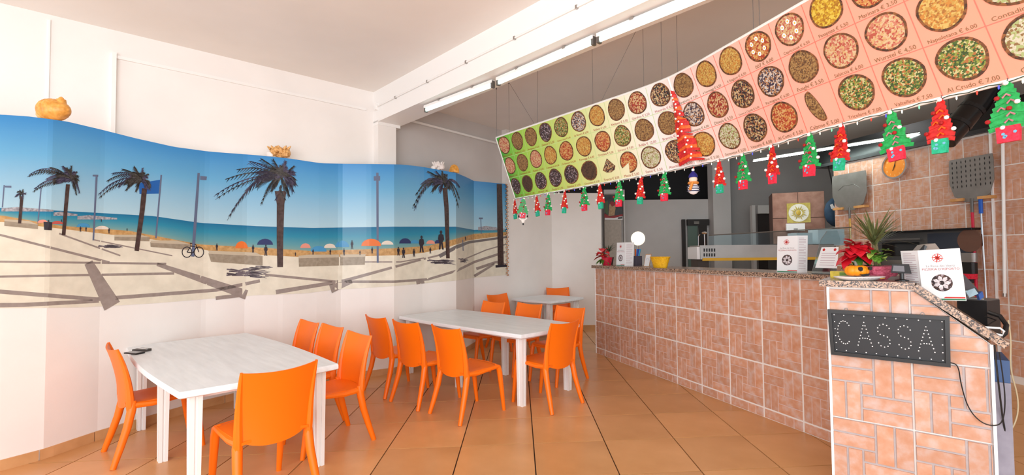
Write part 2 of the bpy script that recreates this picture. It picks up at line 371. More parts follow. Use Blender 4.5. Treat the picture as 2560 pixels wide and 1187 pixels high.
pprint('print_leaf', [(1512, 530), (1513, 505), (1520, 500), (1520, 538)], mat('poster_green', (72, 98, 58), .5), par=po)
pprint('print_tomato', [(1524, 508), (1528, 503), (1537, 505), (1537, 513), (1530, 516)], mat('poster_red', (150, 24, 28), .5), 10.372, po)
pprint('print_swoosh', [(1511, 533), (1525, 541), (1557, 535), (1557, 539), (1535, 545), (1511, 544)], MATS['poster_red'], 10.371, po)
pprint('print_caption', [(1545, 543), (1556, 542), (1556, 546), (1545, 547)], M_black, 10.371, po)
# pillar, right kitchen wall with a dark doorway
mb = MB(); a = at(1786, 640, 10.5); b = at(1830, 640, 10.5); mb.span((a.x, 10.5), (b.x, 10.5), .3, 0, ZC, 1); struct(mb.build('wall_pillar', M_grey))
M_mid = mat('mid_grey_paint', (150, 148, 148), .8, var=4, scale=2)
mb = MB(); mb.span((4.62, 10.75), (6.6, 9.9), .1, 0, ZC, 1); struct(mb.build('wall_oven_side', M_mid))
d3 = struct(MB().build('door_3', M_ddoor, base=(5.0, 10.3, 0)))
mb = MB(); rect_px(mb, 1880, 513, 1895, 780, 10.15, .1); rect_px(mb, 1895, 513, 1945, 533, 10.15, .1); mb.build('door_frame', M_grey, d3)
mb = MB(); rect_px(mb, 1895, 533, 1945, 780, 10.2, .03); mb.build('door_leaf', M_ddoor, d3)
# ---- faux-brick tile: nine moulded bricks on a 40 cm tile
TB = [(0, 0, .55, .21), (0, .21, .55, .42), (.55, 0, .775, .6), (.775, 0, 1, .6), (0, .42, .195, 1), (.195, .42, .39, 1), (.39, .42, .55, .6), (.39, .6, 1, .8), (.39, .8, 1, 1)]
def brick_mat():
    m = mat('terracotta_brick', (214, 140, 106), .5, var=20, scale=14)
    nt = m.node_tree; p = nt.nodes['Principled BSDF']; r = [n for n in nt.nodes if n.type == 'VALTORGB'][0]
    e = r.color_ramp.elements; e[0].color = rgb((202, 142, 108)); e[1].color = rgb((212, 184, 174)); q_ = e.new(.5); q_.color = rgb((208, 158, 132))
    oi = nt.nodes.new('ShaderNodeObjectInfo'); hs = nt.nodes.new('ShaderNodeHueSaturation'); mr = nt.nodes.new('ShaderNodeMapRange'); mr.inputs['To Min'].default_value = .9; mr.inputs['To Max'].default_value = 1.08
    nt.links.new(oi.outputs['Random'], mr.inputs[0]); nt.links.new(mr.outputs[0], hs.inputs['Value']); nt.links.new(r.outputs[0], hs.inputs['Color']); nt.links.new(hs.outputs[0], p.inputs['Base Color'])
    return m
M_brick = brick_mat(); M_joint = mat('pale_joint', (216, 188, 180), .8, var=8, scale=30); M_podjoint = mat('grey_joint', (184, 174, 174), .8, var=6, scale=30); M_bigjoint = mat('white_grout', (240, 232, 226), .8)
TS = .40
def brick_box(mb, r, th=.0025, gap=.003, clip=None):
    x0, y0, x1, y1 = [.004 + k * (TS - .008) for k in r]
    if clip:
        x0, x1 = max(x0, clip[0]), min(x1, clip[1]); y0, y1 = max(y0, clip[2]), min(y1, clip[3])
        if x1 - x0 < .014 or y1 - y0 < .014: return False
    # local frame: x along wall, z up (y down in tile), y = outwards negative
    X0, X1, Z1, Z0 = x0 + gap, x1 - gap, -y0 - gap, -y1 + gap; b = .003
    i = [mb.vert(p) for p in ((X0, 0, Z0), (X1, 0, Z0), (X1, 0, Z1), (X0, 0, Z1), (X0 + b, -th, Z0 + b), (X1 - b, -th, Z0 + b), (X1 - b, -th, Z1 - b), (X0 + b, -th, Z1 - b))]
    for f in ((4, 5, 6, 7), (0, 1, 5, 4), (1, 2, 6, 5), (2, 3, 7, 6), (3, 0, 4, 7)): mb.face([i[k] for k in f])
    return True
BRK = []
for k, r in enumerate(TB):
    mb = MB(); brick_box(mb, r); BRK.append(mb.mesh('brick', M_brick))
mb = MB(); mb.box((TS / 2, .004, -TS / 2), (TS - .016, .008, TS - .016)); BASE_ME = mb.mesh('tile', M_joint)
mb = MB(); mb.box((TS / 2, .004, -TS / 2), (TS - .016, .008, TS - .016)); mb.cur = 1
for r in TB: brick_box(mb, r, gap=.0025)
MOULD_ME = mb.mesh('tile', [M_joint, M_brick])
def wall_frame(p, d, z):
    """matrix: local x along plan direction d from p, local -y outwards, z up"""
    d = Vector((d[0], d[1], 0)).normalized(); n = Vector((-d.y, d.x, 0))
    return Matrix(((d.x, n.x, 0, p[0]), (d.y, n.y, 0, p[1]), (0, 0, 1, z), (0, 0, 0, 1)))
def put_tile(parent, Mx, detail, clip=None, poly=None):
    """Mx in world (parent unrotated)"""
    off = Matrix.Translation(-origin(parent))
    if clip is None and poly is None:
        t = inst('tile', BASE_ME if detail else MOULD_ME, parent, off @ Mx)
        if detail:
            for b in BRK: inst('brick', b, t, Matrix.Identity(4))
        return t
    c = clip or (0, TS, 0, TS); mb = MB(); mb.box(((c[0] + c[1]) / 2, .004, -(c[2] + c[3]) / 2), (c[1] - c[0] - .014, .008, c[3] - c[2] - .014))
    if detail:
        t = inst('tile', mb.mesh('tile', M_joint), parent, off @ Mx)
        for r in TB:
            m2 = MB()
            if brick_box(m2, r, clip=c): inst('brick', m2.mesh('brick', M_brick), t, Matrix.Identity(4))
    else:
        mb.cur = 1
        for r in TB: brick_box(mb, r, clip=c)
        t = inst('tile', mb.mesh('tile', [M_joint, M_brick]), parent, off @ Mx)
    return t
# ---- tiled kitchen wall
WA, WB = Vector((4.98, 7.63, 0)), Vector((5.96, 3.43, 0)); dw = (WB - WA).normalized(); nw = Vector((dw.y, -dw.x, 0))   # nw points to the room
WTOP = 2.9
mb = MB(); mb.span(WA + nw * .0065, WB + nw * .0065, .3, 0, WTOP, 1); wt = struct(mb.build('wall_tiled', M_bigjoint))
Lw = (WB - WA).length
ncol = int(Lw / TS) + 1
for i in range(ncol):
    x0 = i * TS - .13
    for j in range(7):
        ztop = WTOP - .02 - j * TS
        if ztop < .3: continue
        cl = None
        if i == 0: cl = (.13, TS, 0, TS)
        if x0 + TS > Lw: cl = (0, Lw - x0, 0, TS)
        if ztop < TS: cl = (0, TS, 0, ztop)
        p = WA + dw * x0 + nw * .008
        put_tile(wt, wall_frame(p, dw, ztop), False, cl)
def onW(px, py, off=0): 
    A = WA + nw * off; B = WB + nw * off; return onw(px, py, A, B)
# trims on the tiled wall
mb = MB(); a = onW(2482, 500, .02); mb.span(a - dw * .009, a + dw * .009, .02, .2, WTOP); struct(mb.build('trim_4', M_white))
# hood, duct, ceiling box above the tiled wall
hd = thing('extractor_hood', 'long black extractor hood running above the tiled kitchen wall', 'hood', tuple(WA + Vector((0, 0, WTOP))))
mb = MB(); mb.span(WA - dw * .3 + nw * .02, WB + nw * .02, .28, WTOP + .002, WTOP + .34, 1); mb.build('body', M_blackm, hd)
mb = MB(); mb.span(WA - dw * .3 + nw * .05, WB + nw * .05, .03, WTOP + .0, WTOP + .05); mb.build('lower_rail', M_black, hd)
a, b, c = at(2386, 322, 5.2), at(2440, 262, 5.15), at(2485, 190, 5.1)
du_o = thing('exhaust_duct', 'glossy black round exhaust duct rising in front of the hood', 'duct', tuple(a))
mb = MB(); mb.tube([a + (a - b) * .5, a, lerp(a, b, .5), b, lerp(b, c, .6), c, Vector((c.x + .25, c.y, ZC))], .12, 16); mb.build('pipe', mat('gloss_black', (20, 18, 18), .22), du_o, smooth=True)
for k in (.2, .8):
    p = lerp(a, b, k); mb = MB(); d_ = (b - a).normalized() * .02; mb.tube([p - d_, p + d_], .125, 16); mb.build('collar', M_black, du_o)
# ---- clad column with sun tile
M_cl = mat('brown_stone_tile', (150, 108, 92), .6, var=14, scale=9)
cl = thing('oven_column', 'square column clad in brown tiles carrying a ceramic sun', 'column', (4.6, 8.4, 0))
c0, c1 = at(1933, 600, 8.35), at(2064, 600, 8.05); z1 = at(1998, 480, 8.2).z
p0, p1 = Vector((c0.x, c0.y, 0)), Vector((c1.x, c1.y, 0)); dc = (p1 - p0).normalized(); nc = Vector((dc.y, -dc.x, 0)); Lc = (p1 - p0).length
mb = MB(); mb.span(p0, p1, .6, 0, z1, 1); mb.build('core', mat('column_joint', (92, 66, 58), .8), cl)
for i in range(2):
    for j in range(6):
        x0, x1 = i * Lc / 2, (i + 1) * Lc / 2; zt_ = z1 - .005 - j * .45
        if zt_ < .3: continue
        mb = MB(); c_ = p0 + dc * (x0 + x1) / 2 + nc * .006; mb.box((c_.x, c_.y, zt_ - .22), (x1 - x0 - .008, .012, .44), dc); mb.build('tile', M_cl, cl)
cs = at(1996, 531, 8.1); 
sun = thing('ceramic_sun', 'yellow and white ceramic sun tile hung on the brown column', 'ornament', tuple(cs + nc * .03))
def disc(mb, c, ax, az, r, n=24, off=0, squash=1):
    nn = Vector(ax).cross(Vector(az)); mb.poly([c + ax * cos(2 * pi * k / n) * r + az * sin(2 * pi * k / n) * r * squash + nn * off for k in range(n)])
AZ = Vector((0, 0, 1)); cs2 = p0 + dc * (cs.xy - p0.xy).length + nc * .016; cs2.z = cs.z
mb = MB(); mb.box(cs2, (.36, .016, .34), dc); mb.build('tile', mat('mustard_glaze', (176, 156, 50), .35, var=14, scale=20), sun)
mb = MB()
mb.prism([cs2 + nc * .009 + dc * cos(2 * pi * k / 24) * .155 + AZ * sin(2 * pi * k / 24) * .155 for k in range(24)], nc * .006); mb.build('white_disc', mat('cream_glaze', (220, 214, 200), .35, var=8, scale=20), sun)
for k in range(16):
    a_ = 2 * pi * k / 16; e = dc * cos(a_) + AZ * sin(a_); t_ = dc * -sin(a_) + AZ * cos(a_); r0, r1 = .055, (.135 if k % 2 else .105)
    mb = MB(); mb.prism([cs2 + nc * .016 + e * r0 + t_ * .016, cs2 + nc * .016 + e * r1, cs2 + nc * .016 + e * r0 - t_ * .016], nc * .005); mb.build('sun_ray', MATS['mustard_glaze'], sun)
mb = MB(); mb.sphere(cs2 + nc * .015, .05, 12, (1, .35, 1)); mb.build('sun_face', mat('sun_gold', (208, 176, 70), .35), sun, smooth=True)
pd = thing('paper_dispenser', 'white wall dispenser mounted below the ceramic sun', 'dispenser', tuple(at(1984, 575, 8.0)))
c_ = p0 + dc * ((at(1984, 567, 8.1).xy - p0.xy).length) + nc * .07; c_.z = at(1984, 568, 8.1).z
mb = MB(); mb.box(c_, (.28, .12, .13), dc); mb.build('body', M_paper, pd); mb = MB(); mb.box(c_ + nc * .062 + AZ * -.03, (.06, .004, .02), dc); mb.build('window', M_steeld, pd)
# blue jacket hanging beside the column
jk = thing('blue_bag', 'dark blue sack with white lettering hanging behind the pizza peel', 'bag', tuple(at(2085, 560, 7.9)))
mb = MB(); mb.sphere(at(2092, 530, 7.85), .2, 14, (1.05, .5, 1.25)); mb.build('sack', mat('navy_cloth', (30, 58, 84), .7, var=10, scale=10), jk, smooth=True)
mb = MB(); mb.poly([at(2075, 512, 7.72), at(2081, 509, 7.72), at(2092, 527, 7.72), at(2078, 522, 7.72)]); mb.build('print', M_paper, jk)
mb = MB(); mb.tube([at(2092, 505, 7.85), Vector((4.98, 7.78, 2.93))], .012, 6); mb.build('strap', M_black, jk)
# ---- glass display case on the back counter
gd = thing('display_case', 'stainless steel prep counter with a glass guard behind the bar', 'display case', tuple(at(1900, 700, 6.9)))
D = 6.9
def slab_px(name, x0, y0, x1, y1, D0, dep, m, par):
    a = at(x0, y0, D0); b = at(x1, y1, D0); mb = MB(); mb.prism([(a.x, D0, b.z), (b.x, D0, b.z), (b.x, D0 + dep, b.z), (a.x, D0 + dep, b.z)], (0, 0, a.z - b.z)); return mb.build(name, m, par)
sb = slab_px('steel_front', 1750, 613, 2086, 645, D, .45, M_steel, gd)
slab_px('yellow_strip', 1757, 645, 2086, 648.5, D - .01, .03, mat('yellow_edge', (226, 176, 40), .4), gd)
slab_px('end_cap', 1742, 617, 1750, 648, D - .02, .4, M_paper, gd)
a, b = at(1800, 645, D), at(1800, 672, D)
slab_px('foot', 1745, 649, 1776, 800, D + .1, .3, mat('dark_base', (70, 62, 58), .6), gd)
slab_px('lower_cabinet', 1950, 649, 2086, 830, D + .1, .35, M_black, gd)
GL = bpy.data.materials.new('clear_glass'); GL.use_nodes = True; nt = GL.node_tree; nt.nodes.clear()
o_ = nt.nodes.new('ShaderNodeOutputMaterial'); mx = nt.nodes.new('ShaderNodeMixShader'); tr = nt.nodes.new('ShaderNodeBsdfTransparent'); gl = nt.nodes.new('ShaderNodeBsdfGlossy'); fr = nt.nodes.new('ShaderNodeFresnel')
tr.inputs[0].default_value = (.82, .9, .92, 1); gl.inputs['Roughness'].default_value = .05; fr.inputs[0].default_value = 1.5
nt.links.new(fr.outputs[0], mx.inputs[0]); nt.links.new(tr.outputs[0], mx.inputs[1]); nt.links.new(gl.outputs[0], mx.inputs[2]); nt.links.new(mx.outputs[0], o_.inputs[0])
mb = MB(); a, b, c, d = at(1772, 588, D), at(2128, 568, D), at(2128, 612, D), at(1772, 612, D); mb.prism([a, b, c, d], (0, .008, 0)); mb.build('glass_guard', GL, gd)
mb = MB(); mb.tube([a, b], .009, 6); mb.build('top_rail', M_steeld, gd)
mb = MB(); mb.tube([at(1746, 614, D), at(1746, 590, D), at(1750, 586, D)], .006, 6); mb.tube([at(1762, 614, D), at(1761, 585, D)], .008, 6); mb.sphere(at(1761, 582, D), .035, 8, (1.2, 1, .6)); mb.build('tap', M_chrome, gd)
for k in range(10):
    mb = MB(); x = 1759 + (k % 5) * 6.4; y = 621 + (k // 5) * 12; mb.prism([at(x, y, D - .003), at(x + 3.6, y, D - .003), at(x + 3.6, y + 8, D - .003), at(x, y + 8, D - .003)], (0, .004, 0)); mb.build('vent_slot', M_black, gd)
# white boxes standing on the display case
for i, (x0, y0, x1, y1, lab) in enumerate([(1992, 582, 2032, 606, 'small white carton on the display case beside the standing menu'), (2045, 573, 2112, 604, 'wider pale blue carton on the display case behind the acrylic stand')]):
    bx = thing('carton', lab, 'box', tuple(at((x0 + x1) / 2, y1, D + .1)), group='cartons on the display case')
    slab_px('body', x0, y0, x1, 613, D + .06, .25, mat('carton_white', (232, 240, 244), .6), bx)
    a = at((x0 + x1) / 2, y0, D + .06); w_ = (at(x1, y0, D + .06) - at(x0, y0, D + .06)).x
    mb = MB(); mb.box((a.x, D + .185, a.z + .003), (w_, .05, .004)); mb.build('tape', mat('tape', (210, 214, 214), .3), bx)
# fluorescent strip in the kitchen
M_tube = mat('lit_tube', (222, 255, 244), .4, emit=1.7); M_tube2 = mat('lit_kitchen_tube', (232, 255, 248), .4, emit=60)
fx = thing('kitchen_strip_light', 'long thin fluorescent strip glowing above the kitchen', 'light', (4.7, 7.1, 3.07))
a, b = Vector((3.95, 8.2, 3.09)), Vector((5.62, 5.8, 3.06)); mb = MB(); mb.tube([a, b], .009, 8); mb.build('tube', M_tube2, fx)
mb = MB(); mb.tube([a + AZ * .03, b + AZ * .03], .012, 4); mb.build('housing', M_steeld, fx)
for k in (.1, .5, .9): mb = MB(); p = lerp(a, b, k); mb.tube([p + AZ * .05, Vector((p.x, p.y, ZC))], .005, 5); mb.build('hanger', M_wire, fx)
# stand-in globe for the bright spot: further down
# ---- things on the tiled wall
def peel(label, cx_, cyt, cyb, wpx, perf, handle, hlen, knob):
    c = onW(cx_, (cyt + cyb) / 2, .07); zt_ = onW(cx_, cyt, .07).z; zb_ = onW(cx_, cyb, .07).z; w = (onW(cx_ + wpx / 2, cyt, .07) - onW(cx_ - wpx / 2, cyt, .07)).xy.length
    w = min(w, .62); t = thing('pizza_peel', label, 'pizza peel', tuple(Vector((c.x, c.y, zb_ - hlen))), group='pizza peels on the tiled wall')
    h = zt_ - zb_; hw = w / 2
    prof = [(-hw * .96, h), (-hw, h * .9), (-hw, h * .42), (-hw * .8, h * .12), (-hw * .3, -.02), (hw * .3, -.02), (hw * .8, h * .12), (hw, h * .42), (hw, h * .9), (hw * .96, h)]
    P = lambda x, z, o=0: Vector((c.x, c.y, 0)) + dw * x + nw * o + AZ * (zb_ + z)
    mb = MB(); mb.prism([P(x, z) for x, z in prof], nw * .006); bl = mb.build('blade', mat('peel_steel', (138, 134, 130), .45, .55, var=6, scale=8), t)
    if perf:
        for i in range(9):
            for j in range(6):
                mb = MB(); x, z = -hw * .84 + i * hw * .21, h * (.34 + j * .115)
                mb.prism([P(x - .006, z, .0065), P(x, z - .02, .0065), P(x + .006, z, .0065), P(x, z + .02, .0065)], nw * .0012); mb.build('slot', M_black, bl)
    else:
        mb = MB(); mb.tube([P(x * .62, h * .55 + (.12 * h if abs(x) < .75 * hw else 0), .007) for x in (-hw, -hw * .5, 0, hw * .5, hw)], .003, 5); mb.build('ridge', M_steeld, bl)
    for s_ in (-1, 1):
        mb = MB(); q_ = P(s_ * hw * .62, h * .03, -.01); mb.box(q_, (hw * .6, .09, .035), dw); mb.build('bracket', M_wood, t)
    mb = MB(); mb.tube([P(0, .02, .006), P(.0, -.15, .006)], .016, 8); mb.build('socket', M_steeld, t)
    mb = MB(); mb.tube([P(0, -.12, .006), P(.015, -hlen, .006)], .015, 8); mb.build('handle', handle, t)
    if knob: mb = MB(); mb.tube([P(.09, .03, .004), P(.09, -.17, .004)], .02, 8); mb.build('grip', mat('blue_plastic', (24, 92, 196), .4), t); mb = MB(); mb.tube([P(.09, -.17, .004), P(.11, -hlen, .004)], .011, 8); mb.build('second_handle', M_chrome, t)
    return t
peel('smooth grey steel pizza peel hung behind the dracaena plant', 2123, 433, 522, 86, False, mat('gold_handle', (200, 160, 80), .35, .5), 1.0, False)
peel('large perforated pizza peel with red and blue handles', 2428, 392, 500, 112, True, mat('red_handle', (206, 22, 62), .35), 1.45, True)
# loose white pole leaning on the wall
pl = thing('white_pole', 'long white pole standing upright against the tiled wall', 'pole', tuple(onW(2512, 740, .06)))
mb = MB(); mb.tube([onW(2507, 352, .07), onW(2512, 735, .05)], .016, 10); mb.build('shaft', M_white, pl, smooth=True); mb = MB(); mb.tube([onW(2512, 733, .05), onW(2512, 741, .05)], .019, 10); mb.build('tip', M_steel, pl)
# clock
cc = onW(2243, 415, .0); ck = thing('wall_clock', 'round wall clock with orange face and chrome rim', 'clock', tuple(cc))
def ringpts(c, r, n=28): return [c + dw * cos(2 * pi * k / n) * r + AZ * sin(2 * pi * k / n) * r for k in range(n)]
mb = MB(); a_ = ringpts(cc + nw * .01, .185); b_ = ringpts(cc + nw * .06, .18); c_ = ringpts(cc + nw * .06, .158); d_ = ringpts(cc + nw * .045, .155); n = 28
rows = [[mb.vert(p) for p in r_] for r_ in (a_, b_, c_, d_)]
for r0, r1 in zip(rows, rows[1:]):
    for k in range(n): mb.face((r0[k], r0[(k + 1) % n], r1[(k + 1) % n], r1[k]))
mb.build('rim', M_chrome, ck, smooth=True)
mb = MB(); mb.prism(ringpts(cc + nw * .012, .158), nw * .034); mb.build('face', mat('orange_face', (240, 140, 22), .4), ck)
for k in range(12):
    a_ = pi * k / 6; p = cc + nw * .047 + dw * sin(a_) * .128 + AZ * cos(a_) * .128; s_ = str(12 if k == 0 else k); mb = MB()
    put_text(mb, s_, lambda x, y: p + dw * x + AZ * (y - .012), .034); mb.build('numeral', mat('pale_print', (252, 214, 150), .5), ck)
for nm, ang, ln, w_ in (('hour_hand', 205, .07, .007), ('minute_hand', 12, .115, .005)):
    e = dw * sin(radians(ang)) + AZ * cos(radians(ang)); t_ = e.cross(nw); p = cc + nw * .05
    mb = MB(); mb.prism([p - e * .02 + t_ * w_, p + e * ln + t_ * w_ * .4, p + e * ln - t_ * w_ * .4, p - e * .02 - t_ * w_], nw * .002); mb.build(nm, M_black, ck)
# built-in oven in the tiled wall
ov = thing('built_in_oven', 'black built-in oven with dark glass window in the tiled wall', 'oven', tuple(onW(2300, 690, .1)))
def wslab(name, x0, y0, x1, y1, o0, o1, m, par):
    a = onW(x0, y0, o1); b = onW(x1, y0, o1); zt_ = (a.z + b.z) / 2; zb_ = (onW(x0, y1, o1).z + onW(x1, y1, o1).z) / 2
    mb = MB(); p = Vector((a.x, a.y, zb_)); r = Vector((b.x, b.y, zb_)); mb.prism([p, r, r - nw * (o1 - o0), p - nw * (o1 - o0)], (0, 0, zt_ - zb_)); return mb.build(name, m, par)
wslab('case', 2192, 580, 2425, 700, .01, .1, mat('oven_grey', (84, 84, 84), .45, .4), ov)
wslab('niche', 2318, 582, 2425, 700, .1, .102, mat('blue_black_glass', (50, 56, 68), .2), ov)
wslab('window', 2205, 606, 2298, 640, .1, .104, mat('oven_glass', (18, 18, 20), .1), ov)
wslab('door_handle', 2205, 596, 2300, 600, .1, .14, M_steeld, ov)
wslab('top_rail', 2190, 575, 2428, 580, .01, .16, M_blackm, ov)
wslab('lower_panel', 2205, 650, 2298, 676, .1, .106, M_steel, ov)
mb = MB(); c_ = onW(2424, 601, .104); mb.prism([c_ + dw * cos(2 * pi * k / 24) * .13 + AZ * sin(2 * pi * k / 24) * .14 for k in range(24)], nw * .006); mb.build('round_port', mat('port_brown', (120, 86, 72), .3, .3), ov)
sh = thing('shelf_boxes', 'stack of silver and black packets on the shelf beside the red handle', 'packets', tuple(onW(2415, 695, .15)))
for k, (y0, y1, m_) in enumerate([(632, 655, M_steel), (656, 684, M_black), (684, 697, M_redp)]): wslab('packet', 2403, y0, 2428, y1, .1, .2, m_, sh)
# ================================================================== TUBE LIGHTS ON THE BEAM
ZL = 3.255
for i, (p, q, lab) in enumerate([((1065, 275), (1232, 213), 'farthest bare fluorescent tube under the beam, nearest the column'), ((1246, 207), (1484, 105), 'middle bare fluorescent tube under the white beam'), ((1498, 100), (1745, 0), 'nearest fluorescent tube under the beam, running out of frame')]):
    a, b = atz(*p, ZL), atz(*q, ZL)
    if i == 2: b = a + (b - a).normalized() * 1.3
    d = (b - a).normalized(); t = thing('tube_light', lab, 'light', tuple(lerp(a, b, .5)), group='fluorescent tubes under the beam')
    mb = MB(); mb.tube([a, b], .019, 10); mb.build('tube', M_tube, t, smooth=True)
    mb = MB(); mb.box(lerp(a, b, .5) + AZ * .035, ((b - a).length + .02, .055, .03), d); mb.build('batten', M_trim, t)
    for e in (a, b): mb = MB(); mb.box(e + AZ * .008, (.025, .04, .07), d); mb.build('lamp_holder', M_steeld, t)
    for k in (.25, .75): mb = MB(); mb.box(lerp(a, b, k) + AZ * .05, (.03, .07, .02), d); mb.build('bracket', M_steel, t)

# ================================================================== BEACH MURAL (printed sheet on the curved wall)
def sheet_pt(px, py, off):
    x, y, zt, zb = interp(KN, px); yt, yb = interp(MT, px)[0], interp(MBt, px)[0]; t = (py - yt) / (yb - yt)
    return Vector((x, y, lerp(zt, zb, t))) + nrm(px) * off
mural = thing('beach_mural', 'long printed beach panorama with palm trees glued along the curved wall', 'mural', tuple(sheet_pt(600, 745, 0)))
cols = [-200] + list(range(-188, 1268, 12)) + [109, 985, 1140, 1185, 1268]; cols.sort(); cols = [c for i, c in enumerate(cols) if i == 0 or c - cols[i - 1] > 2]
def pxm(px): return px
def mcol(px):
    if px < 0: return (interp(MT, 0)[0], interp(MBt, 0)[0])
    return (interp(MT, px)[0], interp(MBt, px)[0])
def msheet(px, t, off):
    x, y, zt, zb = interp(KN, px); return Vector((x, y, lerp(zt, zb, t))) + nrm(px) * off
LV = [.006]
def band(name, top, bot, m, off, x0=-200, x1=1268, nv=3):
    """printed band between two print lines (given as sheet fractions per column)"""
    mb = MB(); cs_ = [c for c in cols if x0 <= c <= x1]; rows = []
    for c in cs_:
        yt, yb = mcol(c); f = lambda tab: min(1, max(0, (interp(tab, max(0, c))[0] - yt) / (yb - yt))) if tab else None
        ta = f(top) if top else 0; tb = f(bot) if bot else 1
        rows.append([mb.vert(msheet(c, lerp(ta, tb, j / nv), off), ((c + 200) / 1468, j / nv)) for j in range(nv + 1)])
    for a, b in zip(rows, rows[1:]):
        for j in range(nv): mb.face((a[j], b[j], b[j + 1], a[j + 1]))
    return mb.build(name, m, mural)
HZ = [(0, 521), (200, 531), (380, 541), (500, 558), (640, 566), (780, 570.5), (985, 567), (1140, 567), (1185, 575), (1268, 573)]
SHO = [(0, 540), (150, 566), (320, 578), (500, 612), (640, 619), (780, 628), (985, 621), (1070, 615), (1140, 597), (1185, 585), (1268, 580)]
PAV = [(0, 556), (200, 579), (400, 602), (520, 627), (640, 637), (770, 644), (900, 641), (1000, 638), (1060, 632), (1120, 618), (1170, 601), (1268, 588)]
M_print_sky = ramp_mat('print_sky', [(0, (52, 140, 208)), (.4, (104, 176, 220)), (1, (176, 212, 228))], 1, .35)
M_print_sea = ramp_mat('print_sea', [(0, (16, 112, 158)), (.4, (40, 140, 172)), (.8, (96, 158, 170)), (1, (128, 164, 160))], 1, .35)
M_print_sand = mat('print_sand', (196, 154, 98), .4, var=16, scale=30)
M_print_pave = mat('print_paving', (230, 224, 206), .4, var=8, scale=9)
M_pgrey = mat('print_grey_band', (152, 140, 134), .4, var=8, scale=20)
M_pdark = mat('print_shadow', (112, 104, 112), .4)
M_palm = mat('print_palm_green', (62, 60, 58), .45, var=22, scale=40)
M_palm2 = mat('print_palm_violet', (74, 70, 96), .45, var=16, scale=40)
M_trunk = mat('print_trunk', (66, 48, 46), .45, var=16, scale=30)
M_post = mat('print_post', (98, 110, 140), .4); M_bench = mat('print_bench', (156, 144, 126), .4, var=10, scale=30); M_bencht = mat('print_bench_top', (196, 184, 162), .4)
M_pblack = mat('print_dark_figure', (44, 40, 52), .45)
mb = MB(); rows = [[mb.vert(msheet(c, j / 4, .004)) for j in range(5)] for c in cols]; rb = [[mb.vert(msheet(c, j / 4, .0005)) for j in range(5)] for c in cols]
for a, b in zip(rows, rows[1:]):
    for j in range(4): mb.face((a[j], b[j], b[j + 1], a[j + 1]))
for (a, b), (c, d) in zip(zip(rows, rows[1:]), zip(rb, rb[1:])): mb.face((a[0], c[0], d[0], b[0])); mb.face((a[4], b[4], d[4], c[4]))
mb.face([*rows[-1], *rb[-1][::-1]]); mb.build('sheet', M_paper, mural, fix=False)
band('printed_sky', None, HZ, M_print_sky, .0046, nv=6)
band('printed_sea', HZ, SHO, M_print_sea, .0046)
band('printed_sand', SHO, PAV, M_print_sand, .0046)
band('printed_paving', PAV, None, M_print_pave, .0046, nv=4)
def pstrip(mb, pts, w0, w1=None, off=.0056, step=10):
    """ribbon along a print polyline with width in print units"""
    w1 = w0 if w1 is None else w1; P = [Vector((*p, 0)) for p in pts]; out = []
    tot = sum((b - a).length for a, b in zip(P, P[1:])); acc = 0
    for a, b in zip(P, P[1:]):
        n = max(1, int((b - a).length / step)); d = (b - a).normalized(); nn = Vector((-d.y, d.x, 0))
        for k in range(n + (b == P[-1])):
            p = a + (b - a) * k / n; w = lerp(w0, w1, (acc + (p - a).length) / tot) / 2
            out.append((p + nn * w, p - nn * w))
        acc += (b - a).length
    ids = [(mb.vert(sheet_pt(max(-190, min(1267, a.x)), a.y, off)), mb.vert(sheet_pt(max(-190, min(1267, b.x)), b.y, off))) for a, b in out]
    for (a, b), (c, d) in zip(ids, ids[1:]): mb.face((a, c, d, b))
def clip_half(poly, f):
    out = []
    for (a, b) in zip(poly, poly[1:] + poly[:1]):
        fa, fb = f(a), f(b)
        if fa >= 0: out.append(a)
        if (fa >= 0) != (fb >= 0): t = fa / (fa - fb); out.append((lerp(a[0], b[0], t), lerp(a[1], b[1], t)))
    return out
def ppoly(mb, pts, off=.006, step=9):
    pts = [(min(x, 1267), y) for x, y in pts]; x0, x1 = min(p[0] for p in pts), max(p[0] for p in pts); n = max(1, int((x1 - x0) / step))
    for i in range(n):
        a, b = lerp(x0, x1, i / n), lerp(x0, x1, (i + 1) / n); q_ = clip_half(clip_half(list(pts), lambda p: p[0] - a), lambda p: b - p[0])
        if len(q_) > 2: mb.poly([sheet_pt(x, y, off) for x, y in q_])
def curve(p, c, q, n=8): return [((1 - t) ** 2 * p[0] + 2 * t * (1 - t) * c[0] + t * t * q[0], (1 - t) ** 2 * p[1] + 2 * t * (1 - t) * c[1] + t * t * q[1]) for t in [k / n for k in range(n + 1)]]
mb = MB()
for pts, w0, w1 in [([(-190, 545), (0, 589), (273, 657)], 5, 6), ([(-190, 653), (0, 655), (415, 660)], 5, 5), ([(-190, 693), (0, 692), (435, 684)], 5, 6), ([(220, 657), (282, 765)], 22, 44), ([(-190, 724), (0, 729), (243, 748), (541, 725), (650, 702)], 11, 8), ([(-190, 765), (60, 762), (250, 752)], 12, 9), ([(392, 661), (500, 697), (617, 737)], 9, 24), ([(690, 730), (860, 702), (1038, 653), (1106, 636)], 11, 4), ([(663, 687), (841, 704), (985, 704), (1070, 698), (1140, 677), (1185, 655), (1262, 630)], 6, 6), ([(826, 722), (880, 703)], 22, 10), ([(800, 655), (1000, 655), (1060, 645)], 3, 3), ([(1150, 652), (1215, 625), (1267, 610)], 3, 3), ([(1190, 672), (1240, 655), (1267, 662)], 7, 6), ([(1185, 690), (1235, 660)], 7, 5), ([(145, 585), (300, 640)], 4, 4), ([(230, 600), (430, 640)], 3, 3), ([(540, 745), (600, 738)], 9, 9), ([(1040, 707), (1060, 704)], 8, 8)]: mb = MB(); pstrip(mb, pts, w0, w1, .0052); mb.build('printed_paving_band', M_pgrey, mural)
mb = MB()
rnd = random.Random(3)
